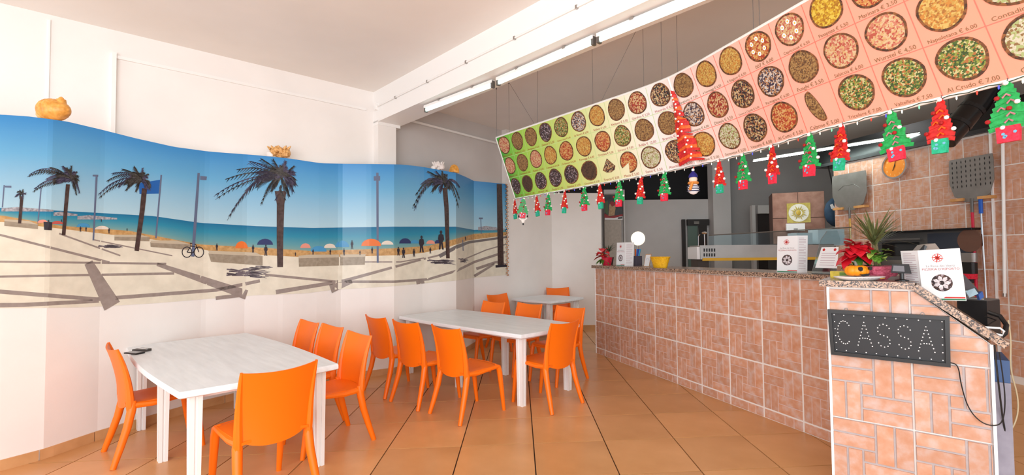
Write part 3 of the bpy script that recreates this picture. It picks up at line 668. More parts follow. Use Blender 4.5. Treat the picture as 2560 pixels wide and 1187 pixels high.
for cx_, cy_, rx, ry, n in [(600, 682, 70, 16, 34), (1090, 654, 50, 8, 20), (262, 618, 42, 6, 14), (1150, 650, 20, 8, 8), (640, 668, 40, 5, 8)]:
    for k in range(n):
        a = rnd.uniform(0, 6.28); x, y = cx_ + rnd.uniform(-.5, .5) * rx, cy_ + rnd.uniform(-.6, .6) * ry
        pstrip(mb, [(x, y), (x + rx * .3, y + ry * .25 * rnd.uniform(-1, 1)), (x + rx * .6, y + ry * .5 * rnd.uniform(-1, 1))], 3.4, .8, .0058)
tag(mb.build('printed_palm_shadows', M_pdark, mural), kind='stuff')
mb = MB()
for pts, w0, w1 in [([(236, 441), (231, 602)], 5, 4), ([(493, 433), (481, 642)], 6, 8), ([(943, 432), (944, 657)], 6, 5), ([(5, 464), (2, 520)], 3, 3), ([(98, 470), (92, 560)], 3, 3), ([(399, 438), (388, 596)], 4, 4), ([(1202, 545), (1203, 585)], 1.8, 1.8), ([(1156, 600), (1157, 627)], 2, 2)]: mb = MB(); pstrip(mb, pts, w0, w1, .0064); mb.build('printed_lamp_post', M_post, mural)
for pts in [[(226, 438), (240, 438), (240, 443), (226, 442)], [(497, 440), (514, 442), (513, 451), (497, 450)], [(934, 441), (950, 440), (950, 452), (934, 452)], [(7, 466), (23, 466), (23, 471), (7, 470)], [(1197, 544), (1207, 544), (1207, 548), (1197, 548)]]: mb = MB(); ppoly(mb, pts, .0065); mb.build('printed_lamp_head', M_post, mural)
mb = MB(); ppoly(mb, [(343, 459), (396, 450), (393, 485), (345, 486)], .0062); mb.build('printed_flag', mat('print_flag', (24, 96, 176), .4), mural)
mb = MB()
for pts in [[(520, 634), (656, 640), (656, 664), (527, 655)], [(746, 644), (913, 640), (912, 662), (747, 667)], [(284, 590), (372, 593), (372, 604), (284, 602)], [(374, 606), (478, 612), (470, 625), (375, 618)], [(8, 552), (92, 562), (92, 574), (8, 566)]]: mb = MB(); ppoly(mb, pts, .0066); mb.build('printed_bench', M_bench, mural)
mb = MB()
for pts in [[(520, 627), (640, 632), (657, 641), (522, 635)], [(746, 640), (770, 637), (914, 636), (913, 642), (746, 646)], [(284, 588), (350, 588), (374, 594), (284, 593)], [(374, 602), (440, 602), (478, 612), (376, 608)], [(8, 549), (70, 554), (93, 563), (8, 554)]]: mb = MB(); ppoly(mb, pts, .0068); mb.build('printed_bench_top', M_bencht, mural)
mb = MB()
ppoly(mb, [(1095, 637), (1140, 613), (1170, 603), (1267, 590), (1267, 595), (1172, 609), (1142, 622), (1100, 645)], .006); mb.build('printed_sea_wall', mat('print_sea_wall', (118, 112, 112), .4), mural)
mb = MB()
for x0, x1, y in [(0, 130, 527), (130, 190, 538), (190, 290, 547), (1195, 1262, 573)]: ppoly(mb, [(x0, y - 5), (x0 + (x1 - x0) * .3, y - 8), (x1, y - 1), (x1, y + 3), (x0, y + 3)], .0058); mb.build('printed_far_town', mat('print_town', (150, 150, 158), .4, var=40, scale=60), mural); mb = MB()
UC = {'o': (232, 120, 52), 'n': (40, 52, 104), 'w': (226, 216, 202), 'b': (70, 150, 200), 'p': (226, 150, 132), 'r': (196, 92, 84)}
for k, (x, y, w, h, c) in enumerate([(603, 616, 32, 18, 'o'), (662, 608, 40, 15, 'n'), (763, 617, 26, 12, 'p'), (796, 625, 40, 14, 'b'), (824, 617, 30, 11, 'w'), (855, 613, 36, 16, 'b'), (928, 610, 50, 18, 'o'), (968, 609, 30, 10, 'w'), (1012, 605, 30, 13, 'n'), (1036, 606, 22, 9, 'b'), (1076, 607, 22, 9, 'p'), (1093, 606, 14, 9, 'n'), (205, 566, 34, 10, 'b'), (252, 572, 36, 9, 'w'), (140, 559, 30, 8, 'r'), (104, 556, 26, 8, 'p')]):
    mb = MB(); ppoly(mb, [(x - w / 2, y + h * .3)] + [(x - w / 2 * cos(pi * t / 8), y + h * .3 - h * sin(pi * t / 8)) for t in range(1, 8)] + [(x + w / 2, y + h * .3)], .0070)
    mb.build('printed_umbrella', mat('print_umbrella_' + c, UC[c], .4), mural)
mb = MB()
for x, y, h in [(541, 618, 18), (632, 622, 20), (664, 626, 28), (738, 636, 10), (880, 612, 22), (782, 630, 14), (825, 630, 14), (860, 630, 18), (900, 632, 12), (930, 626, 16), (995, 628, 22), (1008, 632, 26), (1034, 632, 20), (1053, 610, 42), (1102, 600, 48), (1075, 626, 16), (1163, 596, 10), (270, 578, 14), (198, 574, 14), (212, 574, 12), (315, 575, 8), (150, 553, 8), (250, 552, 8), (118, 562, 22)]:
    w = h * .13; mb = MB()
    ppoly(mb, [(x - w * .9, y + h * .5), (x - w * .7, y + h * .15), (x - w * 1.25, y - h * .05), (x - w, y - h * .26), (x - w * .3, y - h * .31), (x + w * .3, y - h * .31), (x + w, y - h * .26), (x + w * 1.25, y - h * .02), (x + w * .6, y + h * .12), (x + w * 1.1, y + h * .5), (x + w * .4, y + h * .5), (x, y + h * .2), (x - w * .3, y + h * .5)], .0074)
    ppoly(mb, [(x + w * .55 * cos(2 * pi * k / 8), y - h * .4 + h * .1 * sin(2 * pi * k / 8)) for k in range(8)], .0074); mb.build('printed_figure', M_pblack, mural)
mb = MB()
for cx_ in (466, 496):
    pstrip(mb, [(cx_ + 12 * cos(2 * pi * k / 16), 631 + 13 * sin(2 * pi * k / 16)) for k in range(17)], 2.2, 2.2, .0074, 3)
for pts in [[(466, 631), (476, 616), (490, 618), (481, 633), (466, 631)], [(496, 631), (488, 612), (484, 611)], [(476, 616), (473, 609), (479, 609)], [(490, 618), (481, 633)]]: pstrip(mb, pts, 2, 2, .0074, 5)
ppoly(mb, [(106, 556), (127, 557), (126, 577), (108, 576)], .0075)
mb.build('printed_bicycle', M_pblack, mural)
def palm(trunk, w0, w1, crown, tips, seed, dens=1.0):
    r = random.Random(seed); mb = MB(); pstrip(mb, trunk, w0, w1, .0078, 8); mb.build('printed_palm_trunk', M_trunk, mural)
    A, B = MB(), MB(); tips = list(tips); sc_ = max(abs(t_[0] - crown[0]) for t_ in tips)
    for k in range(22 if sc_ > 40 else 4):
        a = r.uniform(-.3, pi + .6); l_ = sc_ * r.uniform(.16, .38); tips.append((crown[0] - cos(a) * l_ * .9 - sc_ * .1, crown[1] - sin(a) * min(l_, 34) * .8 + r.uniform(0, 14), -10, sc_ * .1 + 3))
    for k, (tx, ty, bend, lw) in enumerate(tips):
        p = (crown[0] + r.uniform(-3, 3), crown[1] + r.uniform(-3, 3)); mid = ((p[0] + tx) / 2, (p[1] + ty) / 2 + bend)
        C = curve(p, mid, (tx, ty), 14); b_ = A if k % 3 else B
        pstrip(b_, C, 2.2, .8, .0082 + .0001 * k, 6)
        L = sqrt((tx - p[0]) ** 2 + (ty - p[1]) ** 2); n = int(L * .95 * dens)
        for i in range(n):
            t = (i + r.random()) / n; j = min(13, int(t * 14)); q0 = C[j]; q1 = C[j + 1]; dx, dy = q1[0] - q0[0], q1[1] - q0[1]; l = sqrt(dx * dx + dy * dy) + 1e-6; dx /= l; dy /= l
            s = 1 if i % 2 else -1; ll = lw * (0.5 + .5 * sin(pi * min(1, t + .15))) * r.uniform(.7, 1.15)
            e = (q0[0] + dx * ll * .8 - dy * s * ll * .4 - ll * .12, q0[1] + dy * ll * .8 + dx * s * ll * .4 + ll * .35)
            if e[0] > 1264: continue
            yt = mcol(e[0])[0]
            if e[1] < yt + 1: e = (e[0], yt + 1)
            pstrip(b_, [q0, e], 2.5, .4, .0082 + .0001 * k, 60)
    A.build('printed_palm_fronds', M_palm, mural); B.build('printed_palm_fronds', M_palm2, mural)
palm([(164, 462), (160, 520), (156, 589)], 10, 9, (170, 450), [(66, 440, -45, 13), (62, 444, -30, 10), (90, 428, -18, 14), (80, 475, -26, 13), (76, 482, -20, 10), (118, 420, -14, 14), (150, 416, -8, 14), (172, 415, 0, 13), (186, 430, -4, 10), (194, 486, -26, 11), (186, 490, -18, 10), (160, 420, -4, 16), (110, 450, -22, 14)], 1)
palm([(357, 472), (352, 530), (340, 628)], 13, 11, (350, 452), [(240, 490, -40, 15), (242, 498, -34, 12), (262, 455, -34, 15), (275, 435, -20, 15), (300, 424, -12, 15), (330, 417, -6, 15), (352, 420, 2, 14), (366, 435, -2, 12), (371, 462, -4, 12), (290, 470, -26, 14), (310, 478, -22, 13), (336, 480, -12, 12), (320, 440, -10, 16)], 2)
palm([(704, 480), (700, 510), (699, 600), (700, 668)], 20, 14, (704, 440), [(532, 492, -40, 18), (536, 500, -30, 12), (566, 552, -70, 16), (572, 540, -60, 14), (560, 450, -26, 20), (590, 425, -22, 22), (620, 404, -14, 22), (650, 397, -8, 22), (680, 398, 0, 20), (712, 402, 0, 20), (734, 415, 2, 18), (738, 450, -10, 18), (732, 480, -14, 18), (722, 492, -6, 16), (650, 515, -34, 14), (610, 480, -34, 20), (640, 470, -26, 20), (676, 480, -14, 16), (690, 420, -4, 22), (660, 440, -10, 22)], 3, 1.25)
palm([(698, 478), (699, 520)], 26, 14, (700, 470), [(688, 500, 0, 10), (712, 500, 0, 10)], 9)
palm([(1112, 470), (1116, 520), (1119, 646)], 12, 9, (1110, 456), [(1034, 528, -66, 15), (1030, 522, -56, 12), (1038, 490, -46, 14), (1052, 462, -26, 14), (1076, 452, -12, 14), (1068, 428, -6, 12), (1090, 428, -2, 14), (1106, 428, 0, 14), (1118, 436, 0, 12), (1150, 470, -30, 10), (1146, 520, -50, 10), (1149, 500, -40, 10), (1100, 480, -10, 14), (1080, 480, -20, 15)], 4)
palm([(50, 492), (46, 560)], 8, 8, (50, 486), [(33, 494, -6, 7), (38, 482, -6, 7), (52, 474, 0, 7), (60, 484, 0, 6), (44, 476, 0, 7)], 5)
mb = MB(); pstrip(mb, [(1249, 460), (1250, 560), (1251, 664)], 13, 15, .0078); mb.build('printed_palm_trunk', M_trunk, mural)
mb = MB(); pstrip(mb, [(1238, 666), (1266, 664)], 6, 6, .0079); mb.build('printed_trunk_foot', M_pblack, mural)
# bead garland on the end of the mural
gr = thing('bead_garland', 'golden brown bead garland hanging down the right edge of the mural', 'garland', tuple(sheet_pt(1266, 687, .02)))
mb = MB(); mb.sphere((0, 0, 0), .021, 6, (1, 1, .8)); bead = mb.mesh('bead', mat('amber_bead', (150, 98, 58), .3, .3, var=24, scale=40), smooth=True)
for k in range(44): inst('bead', bead, gr, Matrix.Translation(sheet_pt(1266 + (k % 2) * 2 - 1, lerp(462, 687, k / 43), .022) - origin(gr)))
# ================================================================== SHELLS ON THE LEDGE
def ledge(px, back=.06): x, y, zt, zb = interp(KN, px); return Vector((x, y, zt)) - nrm(px) * back
M_sh1 = mat('orange_shell', (228, 160, 70), .4, var=24, scale=30); M_sh2 = mat('tan_shell', (214, 160, 92), .5, var=34, scale=45, bump=.5, bscale=60); M_sh3 = mat('white_shell', (240, 232, 228), .35, var=8, scale=30)
def shell(label, px, w, h, m, kind):
    b = ledge(px, w * .2); t = thing('sea_shell', label, 'shell', tuple(b), group='shells on the wall ledge')
    mb = MB()
    if kind == 'tun':
        n, k = 40, 18
        def fn(u, v):   # revolved body with growth ridges, axis lying sideways
            s_ = -1 + 2 * u; r = sqrt(max(0, 1 - s_ * s_)) * (1 - .18 * s_) * (1 + .025 * sin(u * 60)); a = 2 * pi * v
            return b + Vector((s_ * w * .5, cos(a) * r * h * .5, h * .49 + sin(a) * r * h * .5))
        mb.grid(fn, n, k); o = mb.build('body', m, t, smooth=True)
        mb = MB(); c = b + Vector((w * .22, 0, h * .92)); mb.lathe(c, [(h * .2, -.03), (h * .17, h * .05), (h * .1, h * .07), (h * .09, h * .12), (h * .02, h * .18)], 14); mb.build('spire', m, t, smooth=True)
        mb = MB(); mb.sphere(b + Vector((-w * .36, -h * .12, h * .3)), h * .24, 10, (.8, .8, 1)); mb.build('aperture', mat('shell_mouth', (236, 190, 120), .4), t, smooth=True)
    elif kind == 'conch':
        r = random.Random(5)
        for i in range(16):
            a = i / 16 * 2 * pi; rr = .5 - .2 * (i / 16)
            mb.sphere(b + Vector((cos(a) * w * rr * .55, sin(a) * h * .2, h * (.33 + .25 * (i / 16) + .12 * sin(a * 3)))), h * (.3 - .008 * i), 8)
        mb.build('body', m, t, smooth=True)
        mb = MB()
        for i in range(9): a = i / 9 * 2 * pi; p = b + Vector((cos(a) * w * .32, sin(a) * h * .25, h * .62)); mb.tube([p, p + Vector((cos(a) * w * .13, sin(a) * h * .1, h * .2))], [h * .12, h * .03], 6)
        mb.build('knobs', m, t, smooth=True)
        mb = MB(); mb.sphere(b + Vector((-w * .3, -h * .2, h * .24)), h * .2, 8, (1.3, .6, 1)); mb.build('lip', M_sh3, t, smooth=True)
    else:
        for s_ in (0, 1):
            mb = MB()
            def fn(u, v):
                a = pi * (-.1 + 1.2 * u); r = v * (1 + .04 * sin(u * 70)); return b + Vector((cos(a) * r * w * .5, (h * .28 * (1 - v * v) + .004) * (1 if s_ else -1), h * .12 + max(0, sin(a) * r) * h * .88 + min(0, sin(a) * r) * h * .3))
            mb.grid(fn, 26, 6); mb.build('valve', m, t, smooth=True)
shell('large round orange spiral shell on the ledge at the far left', 139, .23, .175, M_sh1, 'tun')
shell('knobbly tan conch shell on the ledge above the biggest printed palm', 699, .30, .17, M_sh2, 'conch')
shell('pale white shell on the ledge above the slim printed palm', 1100, .2, .15, M_sh3, 'conch')
shell('small orange clam shell next to the white shell on the ledge', 1141, .15, .13, M_sh1, 'clam')
# ================================================================== FURNITURE
def make_chair():
    t = thing('chair', 'orange plastic chair', 'chair')
    def backp(x, v):   # x -1..1, v 0 bottom..1 top
        z0 = .385 + .055 * abs(x) ** 2.5; z1 = .834 + .02 * x * x; z = lerp(z0, z1, v); zz = (z - .40) / .46
        w = lerp(.205, .218, zz); y = -.185 - .0 * zz - .085 * zz * zz - .035 * (1 - x * x)
        return Vector((x * w, y, z))
    mb = MB(); mb.sheet(lambda u, v: backp(-1 + 2 * u, v), 12, 10, Vector((0, -.011, 0)))
    for s in (-1, 1):
        pts = [backp(s, v) + Vector((0, -.004, 0)) for v in (0, .12, .25, .4, .55, .7, .85, 1)]; pts = [Vector((s * .204, -.182, .36))] + pts
        mb.tube(pts, [.026, .026, .025, .023, .021, .018, .016, .013, .009], 8)
    mb.build('backrest', M_orange, t, True, True)
    def seatp(u, v):
        x = -1 + 2 * u; y = lerp(-.215, .245, v); w = lerp(.195, .222, v); dip = .012 * (1 - x * x) * sin(pi * min(1, v * 1.1))
        z = .445 + .014 * v - dip - .03 * max(0, (v - .85) / .15) ** 2 - .008 * abs(x) ** 6
        return Vector((x * w, y - .03 * x * x * (v > .5) * (v - .5) * 2, z))
    mb = MB(); mb.sheet(seatp, 12, 12, Vector((0, 0, -.018)))
    for s in (-1, 1): mb.tube([Vector((s * .2, -.19, .425)), Vector((s * .206, -.05, .415)), Vector((s * .212, .1, .43)), Vector((s * .208, .2, .435))], [.024, .021, .018, .018], 8)
    mb.tube([Vector((-.205, .21, .432)), Vector((0, .228, .436)), Vector((.205, .21, .432))], .017, 8)
    mb.build('seat', M_orange, t, True, True)
    for s in (-1, 1):
        mb = MB(); mb.tube([Vector((s * x, y, z)) for x, y, z in ((.204, -.172, .46), (.206, -.18, .4), (.212, -.205, .27), (.224, -.245, .13), (.238, -.285, 0))], [.02, .029, .027, .024, .019], 10); mb.build('leg', M_orange, t, True, True)
        mb = MB(); mb.tube([Vector((s * x, y, z)) for x, y, z in ((.198, .17, .44), (.202, .207, .425), (.205, .222, .37), (.207, .245, .2), (.208, .272, 0))], [.02, .027, .027, .023, .017], 10); mb.build('leg', M_orange, t, True, True)
    return t
chair0 = make_chair(); first = [True]
def chair(x, y, fx, fy, label, group):
    c = chair0 if first[0] else copy_tree(chair0); first[0] = False
    c.location = (x, y, 0); c.rotation_euler = (0, 0, atan2(-fx, fy)); c['label'] = label; c['group'] = group; return c
G1, G2, G3 = 'chairs around the near table', 'chairs around the middle table', 'chairs by the far table'
chair(-2.99, 3.82, .67, .74, 'orange plastic chair on the wall side of the near table, beside the phone', G1)
chair(-1.72, 3.08, -.76, .65, 'large foreground orange chair seen from behind at the near table end', G1)
chair(-1.66, 3.92, -.70, -.71, 'orange chair turned to the near table with its whole side and seat in view', G1)
chair(-2.08, 4.38, -.684, -.73, 'orange chair half hidden behind the near table, right one of the two', G1)
chair(-2.45, 4.70, -.684, -.73, 'orange chair half hidden behind the near table, left one of the two', G1)
chair(-1.50, 5.41, .70, .71, 'leftmost orange chair along the front of the middle table', G2)
chair(-1.08, 5.02, .66, .75, 'second orange chair from the left along the front of the middle table', G2)
chair(-.59, 4.615, .70, .71, 'orange chair with all four legs in view at the middle table front', G2)
chair(.17, 4.88, -.72, .69, 'orange chair at the counter end of the middle table, back turned', G2)
chair(-.67, 6.47, -.684, -.73, 'orange chair behind the middle table, left one of that row', G2)
chair(-.17, 6.20, -.684, -.73, 'orange chair behind the middle table, centre one of that row', G2)
chair(.34, 5.75, -.684, -.73, 'orange chair behind the middle table, the one next to the counter', G2)
chair(-.33, 7.72, .73, -.68, 'dark orange chair by the wall, overlapping the row behind the middle table', G3)
chair(.62, 8.95, .2, -.98, 'most distant orange chair, behind the small far table', G3)
def make_table(name, label, L, W, loc, ang, nl):
    t = thing(name, label, 'table', loc, ang); H_ = .73
    out = []; n = 14
    def edge(p, q, bulge):
        p, q = Vector(p), Vector(q); d = (q - p); nn = Vector((d.y, -d.x)).normalized()
        for k in range(n): s = k / n; out.append(p + d * s + nn * bulge * sin(pi * s) )
    edge((-L / 2, -W / 2), (L / 2, -W / 2), .045); edge((L / 2, -W / 2), (L / 2, W / 2), .03); edge((L / 2, W / 2), (-L / 2, W / 2), .045); edge((-L / 2, W / 2), (-L / 2, -W / 2), .03)
    mb = MB(); lay = [(0.985, H_ - .042), (1, H_ - .036), (1, H_ - .008), (.99, H_)]
    rows = [[mb.vert((p.x * (1 - (1 - k) * W / L), p.y * k, z)) for p in out] for k, z in lay]; m_ = len(out)
    for a, b in zip(rows, rows[1:]):
        for i in range(m_): j = (i + 1) % m_; mb.face((a[i], a[j], b[j], b[i]))
    mb.face(rows[0][::-1]); mb.face(rows[-1]); mb.build('table_top', M_table, t, True, True)
    mb = MB(); mb.box((0, 0, H_ - .065), (L - .3, W - .3, .05)); mb.build('apron', M_leg, t, True)
    xs = [-(L / 2 - .10), L / 2 - .10] if nl == 4 else [-(L / 2 - .10), 0, L / 2 - .10]
    for x in xs:
        for s in (-1, 1):
            mb = MB(); a, b = .042, .034; prof = [(-a, -a), (-a * .25, -a), (-a * .2, -a * .72), (a * .2, -a * .72), (a * .25, -a), (a, -a), (a, -a * .25), (a * .72, -a * .2), (a * .72, a * .2), (a, a * .25), (a, a), (a * .25, a), (a * .2, a * .72), (-a * .2, a * .72), (-a * .25, a), (-a, a), (-a, a * .25), (-a * .72, a * .2), (-a * .72, -a * .2), (-a, -a * .25)]
            yy = s * (W / 2 - .10); lo = [mb.vert((x + p * .82, yy + q_ * .66, 0)) for p, q_ in prof]; hi = [mb.vert((x + p, yy + q_ * .8, H_ - .04)) for p, q_ in prof]; k_ = len(prof)
            for i in range(k_): j = (i + 1) % k_; mb.face((lo[i], lo[j], hi[j], hi[i]))
            mb.face(lo[::-1]); mb.face(hi); mb.build('leg', M_leg, t, True)
    return t
dv, dq = Vector((.73, -.684)).normalized(), Vector((.684, .73)).normalized(); angt = atan2(dv.y, dv.x)
B_ = Vector((-2.06, 2.80)); c1_ = B_ - dv * 1.05 + dq * .48; make_table('resin_table', 'long white resin table in the left foreground with a phone on it', 2.1, .96, (c1_.x, c1_.y, 0), angt, 6)
N_ = Vector((-.075, 4.64)); c2_ = N_ - dv * 1.10 + dq * .47; make_table('resin_table', 'long white resin table in the middle of the room', 2.2, .94, (c2_.x, c2_.y, 0), angt, 6)
c3_ = Vector((.33, 7.78)) - dv * .42 + dq * .46; make_table('resin_table', 'small white resin table by the far corner', .9, .92, (c3_.x, c3_.y, 0), angt, 4)
# phone and wallet on the near table
ph = atz(341, 882, .732); phn = thing('phone', 'black smartphone lying on the corner of the near table', 'phone', tuple(ph))
mb = MB(); mb.box(ph + Vector((.0, -.02, .006)), (.14, .07, .01), (.95, -.3, 0)); mb.build('body', M_black, phn); mb = MB(); mb.box(ph + Vector((0, -.02, .0115)), (.12, .06, .001), (.95, -.3, 0)); mb.build('screen', mat('screen_glass', (60, 62, 66), .08), phn)
wl = thing('wallet', 'dark wallet with silver edge beside the phone on the near table', 'wallet', tuple(ph + Vector((-.02, .08, 0))))
mb = MB(); mb.box(ph + Vector((-.02, .08, .009)), (.12, .075, .018), (.95, -.3, 0)); mb.build('body', mat('grey_leather', (70, 66, 64), .5), wl); mb = MB(); mb.box(ph + Vector((-.02, .08, .0195)), (.12, .02, .003), (.95, -.3, 0)); mb.build('clip', M_chrome, wl)
# ================================================================== MAIN COUNTER
CP, CQ = Vector((1.034, 7.239, 0)), Vector((2.395, 3.813, 0)); dcn = (CQ - CP).normalized(); ncn = Vector((dcn.y, -dcn.x, 0))   # ncn to the diners
if ncn.x > 0: ncn = -ncn
CE = CQ + dcn * .42; Lc2 = (CE - CP).length
ct = thing('bar_counter', 'long bar counter faced with terracotta brick tiles and a granite top', 'counter', tuple(CP))
mb = MB(); mb.prism([CP + ncn * .0065, CE + ncn * .0065, CE - ncn * .45, CP - ncn * .45], (0, 0, 1.288)); mb.build('core', M_bigjoint, ct)
xj = [0, .26] + [.26 + TS * k for k in range(1, 11)]
for i, (a, b) in enumerate(zip(xj, xj[1:])):
    if a > Lc2: break
    b = min(b, Lc2)
    for z1_, h_ in ((1.288, TS), (.888, TS), (.488, TS), (.088, .088)):
        w_ = b - a; c_ = None
        if w_ < TS - .01 or h_ < TS: c_ = (TS - w_ if i == 0 else 0, TS if i == 0 else w_, 0, h_)
        p = CP + dcn * (a - (TS - w_ if i == 0 else 0)) + ncn * .008
        put_tile(ct, wall_frame(p, dcn, z1_), i >= 3, c_)
mb = MB(); mb.box(CP + ncn * .004 + Vector((0, 0, .645)), (.012, .03, 1.29), dcn); mb.build('corner_trim', M_white, ct)
mb = MB(); g0, g1 = CP - dcn * .05 + ncn * .05, CE + ncn * .05
prof = [(0, 0), (.006, -.006), (.012, -.02), (.006, -.034), (0, -.04)]
mb.prism([g0 + Vector((0, 0, 1.29)), g1 + Vector((0, 0, 1.29)), g1 - ncn * .58 + Vector((0, 0, 1.29)), g0 - ncn * .58 + Vector((0, 0, 1.29))], (0, 0, .04)); mb.build('granite_top', M_granite, ct)
ZT = 1.33
# ================================================================== CASH DESK
PA = at(2070, 712, 3.0); PA.z = 0; PB = at(2478, 870, 2.54); PB.z = 0; dp = (PB - PA).normalized(); np_ = Vector((-dp.y, dp.x, 0))   # np_ away from diners
Lp = (PB - PA).length
def onP(px, py, off=0): return onw(px, py, PA - np_ * off, PB - np_ * off)
zt0 = 1.30; sl0 = (onP(2278, 712).xy - PA.xy).length; zr = onP(2474, 860).z
pod = thing('cash_desk', 'brick tiled cash desk with sloping granite edge at the right', 'cash desk', tuple(PA))
mb = MB(); fp = [(0, 0), (Lp, 0), (Lp, zr), (sl0, zt0), (0, zt0)]; mb.prism([PA + dp * x + Vector((0, 0, z)) for x, z in fp], np_ * .46); mb.build('core', M_bigjoint, pod)
def slope_z(x): return zt0 if x < sl0 else lerp(zt0, zr, (x - sl0) / (Lp - sl0))
for i in range(2):
    for z1_ in (1.29, .89, .49, .09):
        tl = MB(); x0 = i * TS; zb_ = max(0, z1_ - TS)
        poly = [(x0 + .004, zb_ + .004), (x0 + TS - .004, zb_ + .004), (x0 + TS - .004, z1_ - .004), (x0 + .004, z1_ - .004)]
        fsl = lambda p: lerp(zt0, zr, (p[0] - sl0) / (Lp - sl0)) - .004 - p[1]
        poly = clip_half(clip_half(poly, fsl), lambda p: Lp - .008 - p[0])
        tl.prism([PA + dp * x + Vector((0, 0, z)) for x, z in poly], -np_ * .006); t = tl.build('tile', M_podjoint, pod)
        for r in TB:
            gp = .0055; q_ = [(x0 + r[0] * TS + gp, z1_ - r[3] * TS + gp), (x0 + r[2] * TS - gp, z1_ - r[3] * TS + gp), (x0 + r[2] * TS - gp, z1_ - r[1] * TS - gp), (x0 + r[0] * TS + gp, z1_ - r[1] * TS - gp)]
            q_ = clip_half(clip_half(clip_half(q_, fsl), lambda p: Lp - .014 - p[0]), lambda p: p[1] - .003)
            if len(q_) < 3: continue
            cx_ = sum(p[0] for p in q_) / len(q_); cz_ = sum(p[1] for p in q_) / len(q_)
            m2 = MB(); lo = [m2.vert(PA + dp * x + Vector((0, 0, z)) - np_ * .005) for x, z in q_]; hi = [m2.vert(PA + dp * lerp(x, cx_, .025) + Vector((0, 0, lerp(z, cz_, .025))) - np_ * .0125) for x, z in q_]
            for k in range(len(q_)): j = (k + 1) % len(q_); m2.face((lo[k], lo[j], hi[j], hi[k]))
            m2.face(hi); m2.build('brick', M_brick, t)
for x in (0, Lp):
    mb = MB(); mb.box(PA + dp * x - np_ * .004 + Vector((0, 0, (zt0 if x == 0 else zr) / 2)), (.014, .026, zt0 if x == 0 else zr), dp); mb.build('corner_trim', M_white, pod)
mb = MB(); mb.prism([PA + dp * x + Vector((0, 0, z)) - np_ * .035 for x, z in ((-.045, zt0), (sl0 + .01, zt0), (sl0 + .018, zt0 + .038), (-.045, zt0 + .038))], np_ * .51); mb.build('granite_top', M_granite, pod)
sd = Vector((Lp - sl0, zr - zt0)).normalized(); sn = Vector((-sd.y, sd.x))
mb = MB(); e = Vector((sl0, zt0)); f_ = Vector((Lp + .03, zr)) + sd * .02; pts = [e, f_, f_ + sn * .038, e + sn * .038]
mb.prism([PA + dp * p.x + Vector((0, 0, p.y)) - np_ * .035 for p in pts], np_ * .22); mb.build('granite_slope', M_granite, pod)
mb = MB(); mb.prism([PA + dp * x + np_ * .2 + Vector((0, 0, z)) for x, z in ((sl0 - .02, .98), (Lp - .05, .98), (Lp - .05, 1.0), (sl0 - .02, 1.0))], np_ * .26); mb.build('inner_shelf', M_steeld, pod)
ZP = zt0 + .038
# ---- LED sign CASSA
Qc = [onP(*p, .02) for p in ((2070, 772), (2373, 790), (2376, 916), (2079, 884))]
ld = thing('led_sign', 'black LED sign reading CASSA on the front of the cash desk', 'sign', tuple(Qc[3]))
def Qm(u, v, o=0): return lerp(lerp(Qc[0], Qc[1], u), lerp(Qc[3], Qc[2], u), v) - np_ * o
mb = MB(); mb.prism([Qm(0, 0), Qm(1, 0), Qm(1, 1), Qm(0, 1)], -np_ * .014); mb.build('back_panel', mat('charcoal_panel', (32, 33, 37), .5), ld)
for nm, (u0, v0, u1, v1) in zip(('frame_top', 'frame_bottom', 'frame_side', 'frame_side'), ((0, 0, 1, .075), (0, .925, 1, 1), (0, .075, .035, .925), (.965, .075, 1, .925))):
    mb = MB(); mb.prism([Qm(u0, v0, .012), Qm(u1, v0, .012), Qm(u1, v1, .012), Qm(u0, v1, .012)], -np_ * .018); mb.build(nm, M_black, ld)
for u in (.17, .8):
    mb = MB(); c_ = Qm(u, -.02, .02); mb.tube([c_ + dp * .008 * cos(a) + AZ * .008 * sin(a) for a in [2 * pi * k / 10 for k in range(11)]], .0018, 5); mb.build('hanging_ring', M_steeld, ld)
mb = MB(); mb.sphere((0, 0, 0), .0038, 6); led = mb.mesh('led', M_white)
def put_led(par, u, v): inst('led', led, par, Matrix.Translation(Qm(u, v, .015) - origin(par)))
def S_pts(n=15):
    out = []
    for k in range(n):
        t = k / (n - 1)
        if t < .5: a = radians(lerp(20, 270, t * 2)); out.append((.5 + .48 * cos(a), .26 - .24 * sin(a)))
        else: a = radians(lerp(90, -160, (t - .5) * 2)); out.append((.5 + .48 * cos(a), .74 - .24 * sin(a)))
    return out
C_pts = [(.52 + .5 * cos(radians(a)), .5 - .5 * sin(radians(a))) for a in range(40, 321, 18)]
A_pts = [(lerp(.5, 0, k / 7), k / 7) for k in range(8)] + [(lerp(.5, 1, k / 7), k / 7) for k in range(1, 8)] + [(.36, .68), (.52, .68), (.68, .68)]
for ch, u0, u1, pts in (('letter_c', .075, .195, C_pts), ('letter_a', .255, .38, A_pts), ('letter_s', .43, .535, S_pts()), ('letter_s', .60, .705, S_pts()), ('letter_a', .76, .885, A_pts)):
    lt = bpy.data.objects.new(ch, None); COL.objects.link(lt); lt.parent = ld
    for x, y in pts: put_led(lt, lerp(u0, u1, x), .24 + .5 * y)
for k in range(11): put_led(ld, lerp(.055, .945, k / 10), .115); put_led(ld, lerp(.055, .945, k / 10), .885)
for k in range(1, 5): put_led(ld, .055, lerp(.115, .885, k / 5)); put_led(ld, .945, lerp(.115, .885, k / 5))
cb = thing('power_cable', 'thin black power cable looping down from the CASSA sign', 'cable', tuple(onP(2480, 1066, .03)))
mb = MB(); pts = [(2376, 906), (2396, 912), (2402, 960), (2420, 1020), (2450, 1055), (2484, 1066), (2508, 1056), (2514, 1000), (2506, 930), (2498, 880)]
mb.tube(chaikin([onP(x, y, .03) for x, y in pts]), .003, 6); mb.build('cord', M_black, cb, smooth=True)
